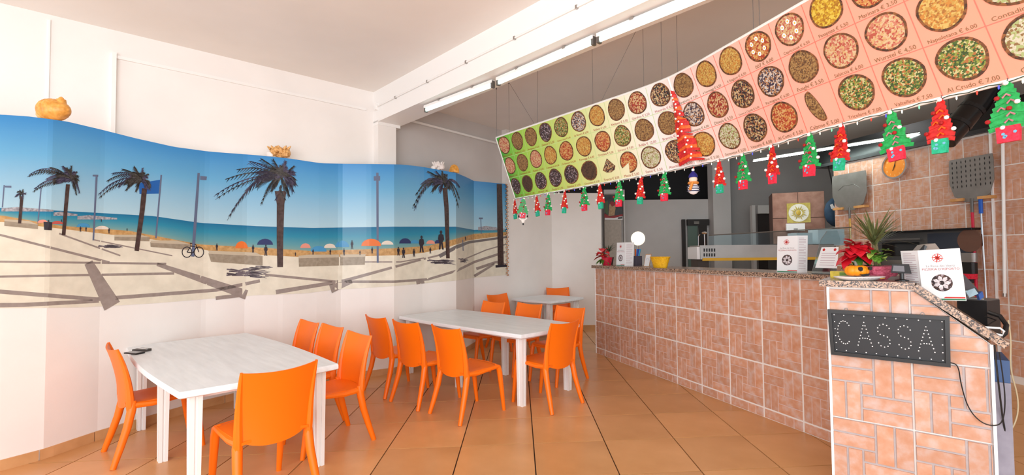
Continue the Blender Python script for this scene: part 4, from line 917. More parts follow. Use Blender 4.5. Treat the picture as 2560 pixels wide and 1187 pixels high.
# ================================================================== MENU BOARD
_B = [(1288, 495), (1308, 491), (1341.6, 485), (1377, 479.5), (1414, 472), (1455, 465), (1509, 455), (1553.8, 447), (1607.7, 437), (1663.5, 427), (1748, 408), (1811, 394), (1874, 378), (1941, 356.6), (2019, 331), (2113, 305), (2217, 276), (2360, 240), (2522, 197.6)]
_T = [(1240, 345), (1272, 334), (1305, 323), (1340, 311), (1377, 299), (1419, 284), (1463, 270), (1510, 253.5), (1559, 237.5), (1614, 218), (1674, 197), (1726, 167.5), (1781.7, 136), (1846.6, 99), (1920, 57), (2004.5, 8.6)]
PBt = [atz(*p, 2.28) for p in _B]; PTp = [atz(*p, 3.05) for p in _T]
PBt.append(PBt[-1] + (PBt[-1] - PBt[-2])); off_ = PTp[-1] - PBt[len(PTp) - 1]
for i in range(len(PTp), len(PBt)): PTp.append(PBt[i] + off_)
def smooth(P, it=2):
    for _ in range(it): P = [P[0]] + [P[i] * .5 + (P[i - 1] + P[i + 1]) * .25 for i in range(1, len(P) - 1)] + [P[-1]]
    return P
def cat(P, c):
    i = max(0, min(len(P) - 2, int(c))); t = c - i; p0 = P[max(0, i - 1)]; p1, p2 = P[i], P[i + 1]; p3 = P[min(len(P) - 1, i + 2)]
    return .5 * (2 * p1 + (p2 - p0) * t + (2 * p0 - 5 * p1 + 4 * p2 - p3) * t * t + (3 * p1 - p0 - 3 * p2 + p3) * t ** 3)
PBt, PTp = smooth(PBt, 1), smooth(PTp, 1)
def SB(c, r, o=0):
    p = lerp(cat(PTp, c), cat(PBt, c), r)
    if o:
        e = .05; d1 = lerp(cat(PTp, min(19, c + e)), cat(PBt, min(19, c + e)), r) - lerp(cat(PTp, max(0, c - e)), cat(PBt, max(0, c - e)), r); d2 = cat(PBt, c) - cat(PTp, c); n = d2.cross(d1).normalized()
        if n.y > 0: n = -n
        p = p + n * o
    return p
M_menu = ramp_mat('menu_print', [(0, (44, 150, 40)), (.03, (112, 190, 60)), (.1, (164, 208, 78)), (.25, (206, 220, 120)), (.38, (236, 232, 190)), (.47, (240, 236, 232)), (.56, (244, 214, 204)), (.66, (250, 186, 168)), (.8, (252, 166, 142)), (1, (250, 152, 122))], 0, .45)
CR = [(136, 82, 44), (160, 100, 50), (96, 58, 34)]
M_crust = speckle_mat('pizza_crust', [(112, 66, 34), (140, 86, 44), (72, 44, 26), (96, 58, 30)], 70, .6)
PZ = [speckle_mat('pizza_%s' % n, [[k * .86 for k in q_] for q_ in c], s_ * 1.7, .5) for n, c, s_ in [
    ('margherita', [(206, 92, 44), (232, 160, 84), (186, 62, 34), (238, 190, 120)], 60), ('cheese', [(220, 170, 78), (236, 200, 110), (190, 122, 50), (226, 150, 60)], 70),
    ('olive', [(208, 160, 96), (54, 40, 40), (232, 206, 160), (148, 84, 60), (40, 32, 36)], 62), ('rocket', [(84, 112, 40), (160, 170, 70), (226, 214, 150), (60, 84, 30), (198, 120, 60)], 75),
    ('ham', [(226, 140, 112), (236, 190, 130), (206, 96, 74), (240, 206, 160)], 60), ('mushroom', [(150, 104, 56), (178, 132, 74), (112, 74, 42), (196, 156, 96)], 80),
    ('dark', [(74, 48, 44), (52, 36, 40), (104, 72, 62), (190, 170, 176), (40, 28, 34)], 58), ('chocolate', [(84, 54, 34), (64, 40, 28), (100, 68, 44)], 40),
    ('salami', [(160, 44, 32), (226, 170, 110), (186, 66, 44), (236, 200, 150)], 52), ('fries', [(236, 190, 40), (214, 156, 24), (250, 216, 80), (190, 128, 20)], 60),
    ('aubergine', [(60, 48, 70), (226, 206, 190), (200, 140, 90), (86, 66, 80), (240, 226, 214)], 62), ('white', [(226, 216, 180), (190, 200, 130), (236, 226, 200), (160, 120, 70)], 62)]]
def menu_board(label, c0, c1, cells):
    bd = thing('menu_board', label, 'menu board', tuple(SB((c0 + c1) / 2, 1)), group='hanging menu boards')
    n = (c1 - c0) * 3; mb = MB()
    rows = [[mb.vert(SB(lerp(c0, c1, i / n), j / 4, .0), (lerp(c0, c1, i / n) / 19, j / 4)) for j in range(5)] for i in range(n + 1)]
    for a, b in zip(rows, rows[1:]):
        for j in range(4): mb.face((a[j], b[j], b[j + 1], a[j + 1]))
    mb.build('printed_face', M_menu, bd, fix=False)
    mb = MB(); mb.sheet(lambda u, v: SB(lerp(c0 + .003, c1 - .003, u), v, -.0012), n, 4, lambda u, v: SB(lerp(c0 + .003, c1 - .003, u), v, -.018) - SB(lerp(c0 + .003, c1 - .003, u), v, -.0012)); mb.build('backing', M_trim, bd)
    for nm, r in (('top_edge', -.004), ('bottom_edge', 1.012)):
        mb = MB(); mb.tube([SB(lerp(c0, c1, i / n), r, -.004) for i in range(n + 1)], .011, 6); mb.build(nm, M_trim, bd, smooth=True)
    mb = MB(); mb.tube([SB(c0 + .002, r / 6, 0) for r in range(7)], .008, 6); mb.build('side_edge', M_trim, bd)
    Mg = mat('grid_green', (196, 220, 150), .5) if c0 == 0 else mat('grid_red', (240, 118, 100), .5)
    def line(name, pts):
        mb = MB(); w = .0022; ids = []
        for (c, r), (tx, ty) in pts: ids.append((mb.vert(SB(c + tx * w / .27, r + ty * w / .8, .0012)), mb.vert(SB(c - tx * w / .27, r - ty * w / .8, .0012))))
        for (a, b), (c, d) in zip(ids, ids[1:]): mb.face((a, c, d, b))
        mb.build(name, Mg, bd)
    for c in range(c0 + 1, c1): line('column_line', [((c, k / 6), (1, 0)) for k in range(7)])
    for r in (1, 2): line('row_line', [((lerp(c0, c1, k / n), r / 3), (0, 1)) for k in range(n + 1)])
    Mt = mat('menu_text_red', (172, 66, 44), .5) if c0 == 0 else mat('menu_text_olive', (126, 100, 62), .5)
    rr = random.Random(c0 + 2)
    for (c, r), (name, kind, shape) in cells.items():
        cc_, rc = c + .5, (r + .43) / 3; R = .109
        def mp(x, y, o=.002): return SB(cc_ + x / .268, rc - y / .8, o)
        mb = MB(); m = 30; ph = rr.uniform(0, 6)
        if shape == 'slice': ring = [(-.09, -.03), (0, .085), (.09, -.01), (.07, -.045), (.02, -.065), (-.04, -.06)]
        elif shape == 'calzone': ring = [(cos(a) * .055 - .01 if cos(a) < 0 else cos(a) * .02, sin(a) * .11) for a in [2 * pi * k / 24 for k in range(24)]]; ring = [(x * cos(.3) - y * sin(.3), x * sin(.3) + y * cos(.3)) for x, y in ring]
        elif shape == 'cut': ring = [(R * cos(a), R * sin(a)) for a in [radians(262 + 305 * k / 26) for k in range(27)]] + [(.0, -.005)]
        else: ring = [(R * (1 + .025 * sin(3 * a + ph) + .012 * sin(7 * a)) * cos(a), R * (1 + .025 * sin(3 * a + ph)) * sin(a)) for a in [2 * pi * k / m for k in range(m)]]
        gx = sum(p[0] for p in ring) / len(ring); gy = sum(p[1] for p in ring) / len(ring); k_ = .88
        o_ = [mb.vert(mp(x, y)) for x, y in ring]; i_ = [mb.vert(mp(lerp(gx, x, k_), lerp(gy, y, k_), .0024)) for x, y in ring]; L_ = len(ring)
        for k in range(L_): j = (k + 1) % L_; mb.face((o_[k], o_[j], i_[j], i_[k]))
        mb.cur = 1; cv = mb.vert(mp(gx, gy, .0026))
        mid = [mb.vert(mp(lerp(gx, x, .45), lerp(gy, y, .45), .0026)) for x, y in ring]
        for k in range(L_): j = (k + 1) % L_; mb.face((i_[k], i_[j], mid[j], mid[k])); mb.face((mid[k], mid[j], cv))
        mb.build('pizza_picture', [M_crust, PZ[kind]], bd)
        if name in ('Capricciosa € 6,50', '007 € 6,00'):
            for k in range(6):
                a = k * 1.05 + .4; x, y = .055 * cos(a), .055 * sin(a); b2 = MB(); b2.poly([mp(x + .014 * cos(q), y + .017 * sin(q), .0032) for q in [2 * pi * s_ / 10 for s_ in range(10)]]); eg = b2.build('egg_slice', M_paper, bd)
                b2 = MB(); b2.poly([mp(x + .006 * cos(q), y + .007 * sin(q), .0036) for q in [2 * pi * s_ / 8 for s_ in range(8)]]); b2.build('yolk', mat('yolk', (240, 190, 60), .5), eg)
        if name:
            mb = MB(); sz = min(.036, .25 / (len(name) * .52)); put_text(mb, name, lambda x, y: SB(cc_ + x / .268, (r + .965) / 3 - y / .8, .0016), sz); mb.build('menu_text', Mt, bd)
    return bd
left = ['Tirolese € 6,00', 'Pugliese € 5,50', 'Buongustaio € 6,50', 'Genova € 5,50', 'Quattro Gusti € 6,00', 'La Nostra € 6,00', 'Siciliana € 6,50', 'Nettuno € 5,50', 'Giardino € 5,50', 'Maestrale € 6,50',
        'Delicata € 5,50', 'Contadina € 6,00', 'Rustica € 6,50', 'Campagnola € 6,00', 'Carbonara € 6,00', 'Formaggi € 6,00', 'Ortolana € 5,50', 'Scirocco € 7,00', 'Bufala € 12,00', 'Breccia € 6,00',
        'Cocco € 5,00', 'Nutella € 5,00', 'Mirtilli € 5,00', 'Frutta € 5,50', 'Gianduia € 5,50', 'Cioccolato € 5,00', 'Trancio € 2,00', 'Mezza € 5,00', 'Fumé € 5,50', 'Atomica € 6,00']
lk = [4, 5, 5, 6, 3, 10, 1, 5, 8, 2, 4, 5, 4, 1, 0, 1, 0, 3, 5, 5, 6, 7, 6, 6, 6, 7, 2, 0, 11, 2]
cells = {(k % 10, k // 10): (left[k], lk[k], 'slice' if k == 26 else 'cut' if k in (27,) else 'round') for k in range(30)}
mbl = menu_board('green and white pizza menu board hanging over the far end of the bar', 0, 10, cells)
right = ['Funghetto € 7,50', '4 Formaggi € 6,50', '4 Stagioni € 6,50', '007 € 6,00', 'Capricciosa € 6,50', 'Patapizza € 5,50', 'Marinara € 3,50', 'Margherita € 4,00', 'Ortolana € 6,00',
         'Melanzane € 6,00', 'Diavola € 5,50', 'Tonno e Cipolla € 6,00', 'Parmigiana € 6,00', 'Funghi € 5,50', 'Salsiccia € 6,00', 'Wurstel € 4,50', 'Napoletana € 6,00', 'Contadina € 7,00',
         'Patatine € 5,00', 'Genovese € 5,00', 'Vesuvio € 6,00', 'Al Cotto € 5,50', 'Calzone € 5,00', 'Tricolore € 7,00', 'Valtellina € 7,50', 'Al Crudo € 7,00', 'Chef € 7,00']
rk = [5, 1, 1, 0, 4, 9, 0, 0, 3, 10, 8, 2, 10, 5, 4, 4, 1, 11, 1, 11, 2, 0, 5, 3, 3, 3, 11]
cells = {(10 + k % 9, k // 9): (right[k], rk[k], 'calzone' if k == 22 else 'round') for k in range(27)}
mbr = menu_board('pink and salmon pizza menu board hanging over the near end of the bar', 10, 19, cells)
# suspension wires
for lab, par_b, spots in (('suspension_wire', mbl, [(0.05, 0), (1.0, 0), (1.0, 2.9), (3.1, 0), (6.4, 0), (8.9, 0), (8.9, 6.8), (9.7, 0)]), ('suspension_wire', mbr, [(10.4, 0), (13.5, 0), (13.7, 0), (16, 0), (18, 0)])):
    for c, c2 in spots:
        p = SB(c2 or c, 0, -.008); h = SB(c, 0, -.008); mb = MB(); mb.tube([p, Vector((h.x, h.y, ZC - .03))], .0017, 5); mb.build('suspension_wire', M_wire, par_b); 
        mb = MB(); mb.tube([Vector((h.x, h.y, ZC - .05)), Vector((h.x, h.y, ZC))], .007, 6); mb.build('ceiling_hook', M_wire, par_b)
# string of fairy lights along the lower edge
fl = thing('fairy_lights', 'string of tiny coloured bulbs along the bottom edge of the menu boards', 'string lights', tuple(SB(9.5, 1.02, .02)))
mb = MB(); mb.tube([SB(19 * k / 120, 1.015 + .006 * sin(k * 1.9), .016) for k in range(121)], .0022, 5); mb.build('wire', mat('green_wire', (30, 60, 40), .6), fl)
BM = [mat('bulb_white', (255, 244, 226), .3, emit=.5), mat('bulb_blue', (80, 90, 240), .3, emit=.5), mat('bulb_green', (120, 230, 170), .3, emit=.4), mat('bulb_red', (220, 60, 40), .3, emit=.3)]
bmesh_ = []
for m in BM: mb = MB(); mb.tube([(0, 0, .006), (0, 0, 0), (0, 0, -.008), (0, 0, -.014)], [.002, .0035, .0035, .001], 6); bmesh_.append(mb.mesh('bulb', m))
for k in range(60): inst('bulb', bmesh_[(0, 3, 1, 0, 2, 0)[k % 6]], fl, Matrix.Translation(SB(19 * (k + .4) / 60, 1.03, .018) - origin(fl)))
# ---- hanging ribbon Christmas trees
def ribbon_tree(label, c, px, body, pot, body2, beads, seed, h=.27, w=.15, tilt=0, turn=0):
    p = SB(c, 1.02, .022); d = (SB(min(19, c + .1), 1) - SB(max(0, c - .1), 1)); d.z = 0; d.normalize(); d = Matrix.Rotation(turn, 3, 'Z') @ d; n = Vector((d.y, -d.x, 0))
    if n.y > 0: n = -n
    t = thing('christmas_tree_ornament', label, 'ornament', tuple(p), group='paper Christmas trees hanging from the menu boards')
    r = random.Random(seed)
    def Q(x, z, o=0): x, z = x * cos(tilt) - z * sin(tilt), x * sin(tilt) + z * cos(tilt); return p + d * x + AZ * z + n * o
    hb = h * .74; N = 9
    for k in range(N):
        z = -hb * (k + .6) / N; hw = w / 2 * (.16 + .84 * ((k + 1) / N) ** .9) * r.uniform(.9, 1.08); th = hb / N * 1.3
        mb = MB(); o = .004 + .003 * (k % 2)
        for s in (-1, 1): mb.prism([Q(0, z + th * .75, o), Q(s * hw, z - th * .1, o), Q(s * hw * .93, z - th * .75, o), Q(0, z - th * .2, o)], n * .004)
        mb.build('ribbon_fold', body, t)
    for k in range(5):
        mb = MB(); z = -hb * (.3 + .14 * k); x = w * .12 * sin(k * 2.3); mb.tube([Q(x - .014, z - .008, .016), Q(x, z + .006, .018), Q(x + .014, z - .006, .016)], .004, 5); mb.build('tinsel', body2, t)
    pw = w * .5; z0 = -hb + .004
    mb = MB(); mb.prism([Q(-pw / 2, z0, .002), Q(pw / 2, z0, .002), Q(pw * .46, z0 - h * .26, .002), Q(-pw * .46, z0 - h * .26, .002)], n * .02); mb.build('pot', pot, t)
    for k in range(4): mb = MB(); x, z = r.uniform(-.36, .36) * pw, z0 - h * r.uniform(.05, .2); mb.prism([Q(x + .007 * cos(a), z + .007 * sin(a), .0225) for a in [2 * pi * s / 5 for s in range(5)]], n * .001); mb.build('sequin', mat('sequin_blue', (120, 190, 220), .2, .4), t)
    for k, (x, z) in enumerate([(0, -.02), (-.2, -.24), (.22, -.36), (-.42, -.6), (.44, -.58), (.05, -.44), (-.1, -.74)]):
        mb = MB(); mb.sphere(Q(x * w, z * h, .018), .0105, 8); mb.build('pompom', beads[k % 2], t, smooth=True)
    mb = MB(); mb.tube([p + AZ * .02, p], .0016, 4); mb.build('thread', M_wire, t)
TR = [(.15, 'r', 'first red paper tree, at the far left end of the green board'), (1.0, 'g', 'narrow dark green paper tree second from the far left end'), (2.1, 'r', 'red paper tree third from the far left end'), (2.95, 'g', 'green paper tree fourth from the far left end'), (4.05, 'r', 'red paper tree fifth from the far left end'), (5.15, 'g', 'green paper tree sixth from the far left end, red pot over bare wall'), (5.95, 'r', 'red paper tree just left of the food poster'), (6.95, 'g', 'green paper tree overlapping the food poster'), (8.0, 'r', 'red paper tree with turquoise pot over the grey partition'), (8.95, 'g', 'green paper tree left of the big red ribbon tree'),
      (10.9, 'r', 'first red paper tree right of the snowman'), (11.85, 'g', 'green paper tree in front of the grey pillar'), (12.95, 'R', 'red paper tree with pink pot'), (14.15, 'G', 'green paper tree above the brown column'), (15.0, 'r', 'red paper tree above the smooth pizza peel'), (16.1, 'G', 'green paper tree partly covering the orange clock'), (17.0, 'r', 'large red paper tree left of the black duct'), (18.0, 'g', 'largest green paper tree at the right end of the salmon board')]
for i, (c, k, lab) in enumerate(TR):
    if k in 'rR': ribbon_tree(lab, c, 0, M_red, M_redp if k == 'R' else M_greenp, M_ogarl, (M_pomw, M_pomr) if c > 14 else (M_pomw, M_pomw), i, w=.13, tilt=random.Random(i).uniform(-.12, .12))
    else: ribbon_tree(lab, c, 0, M_green, M_redp, mat('rose_tinsel', (190, 120, 130), .4, var=20, scale=60), (M_pomw, M_pomr), i, w=.16, tilt=random.Random(i).uniform(-.1, .1), turn=1.1 if i == 1 else 0)
# big red ribbon tree on the seam
bt = thing('red_ribbon_tree', 'tall red ribbon Christmas tree hung over the seam of the menu boards', 'ornament', tuple(SB(10, 1, .03)))
for k in range(22):
    r0 = .16 + .80 * k / 22; hw = (.07 + .36 * (k / 21) ** .9) * random.uniform(.9, 1.1); c0 = 10.05 - .12 * k / 22
    mb = MB(); a = [SB(c0 - hw, r0 + .03, .012), SB(c0, r0 - .012, .03), SB(c0 + hw, r0 + random.uniform(.0, .05), .012), SB(c0 + hw * .95, r0 + .05, .012), SB(c0, r0 + .028, .034), SB(c0 - hw * .95, r0 + .065, .012)]
    mb.prism(a, SB(10, .5, .006) - SB(10, .5)); mb.build('ribbon_fold', (M_red, M_red, M_ogarl)[k % 3], bt)
for k in range(20):
    r0 = .2 + .76 * k / 20; mb = MB(); mb.sphere(SB(10.05 + random.uniform(-.28, .28) * (k / 20 + .1) - .1 * k / 20, r0, .04), .0095, 8); mb.build('pompom', M_pomw, bt, smooth=True)
# snowman
sp_ = SB(9.95, 1.03, .03); sm = thing('snowman_ornament', 'small snowman in a striped scarf and blue hat under the red ribbon tree', 'ornament', tuple(sp_ + Vector((0, 0, -.24))))
mb = MB(); mb.sphere(sp_ + Vector((0, 0, -.185)), .05, 12, (1, .8, 1)); mb.build('body', mat('snow_white', (238, 236, 240), .7, var=10, scale=30), sm, smooth=True)
for k in range(3): mb = MB(); c_ = sp_ + Vector((0, 0, -.165 - .02 * k)); mb.tube([c_ + Vector((.052 * cos(a), .043 * sin(a), 0)) for a in [2 * pi * s / 14 for s in range(15)]], .004, 5); mb.build('stripe', mat('stripe_navy', (60, 66, 96), .7), sm)
mb = MB(); mb.sphere(sp_ + Vector((0, 0, -.105)), .036, 12); mb.build('head', mat('snow_cream', (240, 214, 190), .7), sm, smooth=True)
mb = MB(); mb.tube([sp_ + Vector((.036 * cos(a), .03 * sin(a), -.135)) for a in [2 * pi * s / 14 for s in range(15)]], .012, 6); mb.tube([sp_ + Vector((-.02, -.04, -.135)), sp_ + Vector((-.045, -.045, -.2))], .012, 6); mb.build('scarf', mat('scarf_orange', (222, 140, 60), .7), sm, smooth=True)
mb = MB(); mb.lathe(sp_ + Vector((0, 0, -.088)), [(.038, 0), (.038, .014), (.03, .03), (.012, .05), (.006, .056)], 14); mb.build('hat', mat('hat_blue', (34, 30, 120), .7), sm, smooth=True)
mb = MB(); mb.sphere(sp_ + Vector((0, 0, -.022)), .014, 8); mb.build('bobble', M_pomw, sm, smooth=True); mb = MB(); mb.tube([sp_ + Vector((0, 0, -.01)), sp_ + Vector((0, 0, .02))], .0016, 4); mb.build('thread', M_wire, sm)
# small white bird ornament under the second tree
bo = SB(1.0, 1.02, .03) + Vector((0, 0, -.3)); br = thing('bird_ornament', 'tiny white ornament with black wing tips under the narrow green tree', 'ornament', tuple(bo))
mb = MB(); mb.sphere(bo, .03, 10, (.8, .5, 1.1)); mb.build('body', M_pomw, br, smooth=True)
for s in (-1, 1):
    mb = MB(); mb.tube([bo, bo + Vector((s * .045, 0, .03)), bo + Vector((s * .06, 0, .07))], [.012, .01, .004], 6); mb.build('wing', M_pomw, br); mb = MB(); mb.tube([bo + Vector((s * .056, -.004, .045)), bo + Vector((s * .062, -.004, .085))], [.012, .002], 6); mb.build('wing_tip', M_black, br)
mb = MB(); mb.tube([bo + Vector((0, 0, -.03)), bo + Vector((0, 0, -.055))], .01, 6); mb.build('feet', M_black, br); mb = MB(); mb.tube([bo + Vector((0, 0, .03)), bo + Vector((0, 0, .32))], .0014, 4); mb.build('thread', M_wire, br)
# ================================================================== THINGS ON THE BAR
def onC(px, off=.15):
    a = CP - ncn * off; b = CE - ncn * off; p = onw(px, 640, a, b); p.z = ZT; return p
def onPod(px, off=.2): p = onP(px, 700, -off); p.z = ZP; return p
def leaf(mb, base, d, L, w, droop=.3, n=7, fold=.25):
    d = Vector(d).normalized(); side = d.cross(AZ)
    side = side.normalized() if side.length > .05 else Vector((1, 0, 0)); up = side.cross(d).normalized(); rows = []
    for k in range(n + 1):
        t = k / n; c = Vector(base) + d * L * t - AZ * droop * L * t * t; ww = w * (sin(pi * min(1, t * .94 + .06)) ** .8) * (1 - .25 * t)
        rows.append((mb.vert(c + side * ww + up * ww * fold), mb.vert(c), mb.vert(c - side * ww + up * ww * fold)))
    for a, b in zip(rows, rows[1:]): mb.face((a[0], a[1], b[1], b[0])); mb.face((a[1], a[2], b[2], b[1]))
def blade(mb, base, d, L, w, droop=.2, n=6):
    d = Vector(d).normalized(); side = d.cross(AZ); side = side.normalized() if side.length > .05 else Vector((1, 0, 0)); rows = []
    for k in range(n + 1):
        t = k / n; c = Vector(base) + d * L * t - AZ * droop * L * t * t; ww = w * (1 - t) ** .6 * (.6 + .4 * min(1, t * 4)); rows.append((mb.vert(c + side * ww), mb.vert(c - side * ww)))
    for a, b in zip(rows, rows[1:]): mb.face((a[0], a[1], b[1], b[0]))
M_brac = mat('poinsettia_red', (206, 18, 38), .5, var=16, scale=20); M_lf = mat('leaf_green', (70, 120, 40), .5, var=20, scale=30); M_dra = mat('dracaena_leaf', (96, 104, 58), .5, var=24, scale=20); M_palm_l = mat('dark_palm_leaf', (50, 70, 44), .5, var=16, scale=30); M_stem = mat('stem_brown', (120, 106, 70), .7)
def poinsettia(par, c, R, n, seed, fw=Vector((-.5, -.8, 0))):
    r = random.Random(seed)
    for k in range(n):
        a = 2 * pi * k / n * 2.4; el = r.uniform(-.35, .8); d = Vector((cos(a), sin(a) * .8, el)) + fw * .5
        mb = MB(); leaf(mb, c + Vector((cos(a), sin(a), 0)) * R * .06 + AZ * r.uniform(-.3, .3) * R, d, R * r.uniform(.65, .95), R * .42, r.uniform(.2, .6)); mb.build('bract', M_brac, par, smooth=True)
    for k in range(5): mb = MB(); mb.sphere(c + fw.normalized() * R * .25 + Vector((r.uniform(-1, 1), r.uniform(-1, 1), r.uniform(-1, 1))) * R * .1, R * .045, 6); mb.build('bud', mat('bud_yellow', (220, 190, 60), .5), par)
# --- potted poinsettia and small palm at the far end
b = onC(1517, .12); t = thing('potted_poinsettia', 'red poinsettia in a wrapped red pot at the far left end of the bar', 'plant', tuple(b))
mb = MB(); mb.lathe(b, [(.06, 0), (.075, .06), (.085, .12), (.07, .12), (.06, .1)], 14); mb.build('pot', mat('red_foil', (200, 30, 60), .3), t, smooth=True)
c_ = at(1507, 637, b.y); poinsettia(t, c_, .15, 15, 3)
for k in range(7): a = 2 * pi * k / 7; mb = MB(); leaf(mb, c_ - AZ * .06, (cos(a), sin(a), -.3), .13, .03, .4); mb.build('leaf', M_lf, t, smooth=True)
mb = MB(); mb.tube([b + AZ * .1, c_], .006, 6); mb.build('stem', M_stem, t)
b = onC(1524, .3); t = thing('small_palm', 'small dark palm with spiky leaves behind the far poinsettia', 'plant', tuple(b))
mb = MB(); mb.lathe(b, [(.05, 0), (.06, .08), (.07, .12), (.06, .12)], 12); mb.build('pot', mat('dark_pot', (60, 46, 44), .5), t, smooth=True)
c_ = at(1521, 630, b.y); mb = MB(); mb.tube([b + AZ * .1, c_], .01, 6); mb.build('stem', M_stem, t); r = random.Random(8)
for k in range(26): a = r.uniform(0, 6.28); mb = MB(); blade(mb, c_, (cos(a), sin(a), r.uniform(.2, 2.2)), r.uniform(.16, .28), .009, .25); mb.build('leaf', M_palm_l, t)
# --- menu cards: folded, front panel and side panel, printed
M_menur = mat('menu_red', (206, 52, 44), .5); M_menug = mat('menu_green', (40, 130, 86), .5); M_mlight = mat('menu_text_grey', (196, 172, 180), .6); M_mtitle = mat('menu_title_red', (170, 44, 56), .5); M_mgrey = mat('menu_title_grey', (150, 136, 140), .5)
def menu_card(label, F4, S4, flip=False):
    """F4: front panel corners TL TR BR BL; S4: side panel corners"""
    F4[3] = F4[0] + F4[2] - F4[1]; S4[3] = S4[0] + S4[2] - S4[1]
    t = thing('menu_card', label, 'menu', tuple((F4[3] + F4[2]) / 2), group='folded takeaway menus standing on the counters')
    def mk(Q):
        n = (Q[1] - Q[0]).cross(Q[3] - Q[0]).normalized()
        if n.dot(Vector((0, 0, EYE)) - Q[0]) < 0: n = -n
        return n, (lambda u, v, o=0: lerp(lerp(Q[0], Q[1], u), lerp(Q[3], Q[2], u), v) + n * o)
    nF, PF = mk(F4); nS, PS = mk(S4)
    for nm, Q, n in (('front_panel', F4, nF), ('side_panel', S4, nS)): mb = MB(); mb.prism(Q, -n * .0025); mb.build(nm, M_paper, t)
    W_, H_ = (F4[1] - F4[0]).length, (F4[3] - F4[0]).length; A = H_ / W_
    def ring(u, v, r, w, m, nm, n=24):
        mb = MB(); a_ = [mb.vert(PF(u + r * cos(2 * pi * k / n), v + r / A * sin(2 * pi * k / n), .0006)) for k in range(n)]; b_ = [mb.vert(PF(u + (r - w) * cos(2 * pi * k / n), v + (r - w) / A * sin(2 * pi * k / n), .0006)) for k in range(n)]
        for k in range(n): mb.face((a_[k], a_[(k + 1) % n], b_[(k + 1) % n], b_[k]))
        mb.build(nm, m, t)
    ring(.46, .17, .125, .014, M_menur, 'compass_ring')
    for k in range(8):
        a = pi * k / 4 + .2; l_ = .17 if k % 2 == 0 else .13; mb = MB()
        mb.poly([PF(.46 + x, .17 + y / A, .0009) for x, y in ((cos(a) * l_, sin(a) * l_), (cos(a + 1.2) * .025, sin(a + 1.2) * .025), (0, 0), (cos(a - 1.2) * .025, sin(a - 1.2) * .025))]); mb.build('compass_point', M_menur, t)
    for s_, v, sz, m in (('La Rosa dei Venti', .35, .085, M_mgrey), ("PIZZERIA D'ASPORTO", .412, .062, M_mtitle)):
        mb = MB(); k_ = .82 / (len(s_) * .5) ; put_text(mb, s_, lambda x, y: PF(.5 + x, v - y * 1.0 / A, .0006), k_); mb.build('menu_title', m, t)
    mb = MB(); mb.poly([PF(.5 + .25 * cos(a), .66 + .25 / A * sin(a), .0006) for a in [2 * pi * k / 24 for k in range(24)]]); pp = mb.build('pizza_picture', PZ[6], t)
    for k in range(7):
        a = 2 * pi * k / 7; mb = MB(); leafp = [(.06, .03), (.15, .055), (.22, 0), (.15, -.055), (.06, -.03)]
        mb.poly([PF(.5 + x * cos(a) - y * sin(a), .66 + (x * sin(a) + y * cos(a)) / A, .001) for x, y in leafp]); mb.build('topping', mat('topping_pale', (214, 206, 210), .5, var=24, scale=60), pp)
    for v0, v1, m in ((.93, .955, M_menur), (.965, .99, M_menug)): mb = MB(); mb.poly([PF(.55 if m is M_menur else .02, v0, .0006), PF(.99, v0, .0006), PF(.99, v1, .0006), PF(.5 if m is M_menur else .02, v1, .0006)]); mb.build('stripe', m, t)
    for k in range(20): mb = MB(); v = .06 + .043 * k; mb.poly([PS(.12, v, .0006), PS(.12 + (.7 if k % 4 else .5), v, .0006), PS(.12 + (.7 if k % 4 else .5), v + .012, .0006), PS(.12, v + .012, .0006)]); mb.build('text_line', M_mlight, t)
    return t
def std(px0, px1, H_, off0, off1, lean=.02):
    a, b = onC(px0, off0), onC(px1, off1); up = Vector((0, 0, H_)) - ncn * lean; return [a + up, b + up, b, a]
menu_card('white takeaway menu standing beside the far poinsettia', std(1540, 1561, .335, .08, .10), std(1561, 1583, .335, .10, .24))
menu_card('white takeaway menu standing on the bar near the acrylic stand', std(1941, 1992, .33, .10, .12), std(1992, 2017, .33, .12, .22))
f4 = [at(2294, 626, 2.83), at(2399, 620, 2.66), at(2416, 752, 2.60), at(2312, 752, 2.78)]; s4 = [at(2251, 627, 2.96), at(2294, 626, 2.83), at(2312, 752, 2.78), at(2268, 748, 2.92)]
menu_card('large white takeaway menu leaning behind the sloping edge of the cash desk', f4, s4)
# --- pen box, card, yellow basket
b = onC(1592, .32); t = thing('pen_box', 'dark box holding coloured pens beside the far menu', 'pen holder', tuple(b))
mb = MB(); mb.box(b + AZ * .07, (.11, .1, .14), dcn); mb.build('box', mat('dark_box', (70, 66, 80), .5), t)
for k, (cpen, hx) in enumerate([((214, 96, 40), -.03), ((40, 110, 190), .0), ((60, 60, 150), .02), ((40, 150, 190), .035)]): mb = MB(); q_ = b + dcn * hx; mb.tube([q_ + AZ * .1, q_ + Vector((.01 * k, 0, .24))], .012, 6); mb.build('pen', mat('pen_%d' % k, cpen, .4), t)
b = onC(1615, .12); t = thing('notice_card', 'small framed notice card leaning next to the yellow basket', 'card', tuple(b))
u_ = AZ * .17 - ncn * .04; a, c_ = b - dcn * .06, b + dcn * .06
mb = MB(); mb.prism([a, c_, c_ + u_, a + u_], ncn * -.006); mb.build('frame', mat('card_tan', (196, 150, 110), .5), t)
mb = MB(); q = [lerp(lerp(a, c_, u), lerp(a, c_, u) + u_, v) + ncn * .001 for u, v in ((.1, .06), (.96, .06), (.96, .94), (.1, .94))]; mb.prism(q, ncn * .001); mb.build('paper', M_paper, t)
mb = MB(); mb.tube([lerp(a, c_, .52) + u_ * .5 + ncn * .003 + dcn * .03 * cos(k / 10 * pi) + u_ * .18 * sin(k / 10 * pi) for k in range(11)], .0015, 4); mb.build('drawing', mat('drawing_blue', (150, 160, 190), .5), t)
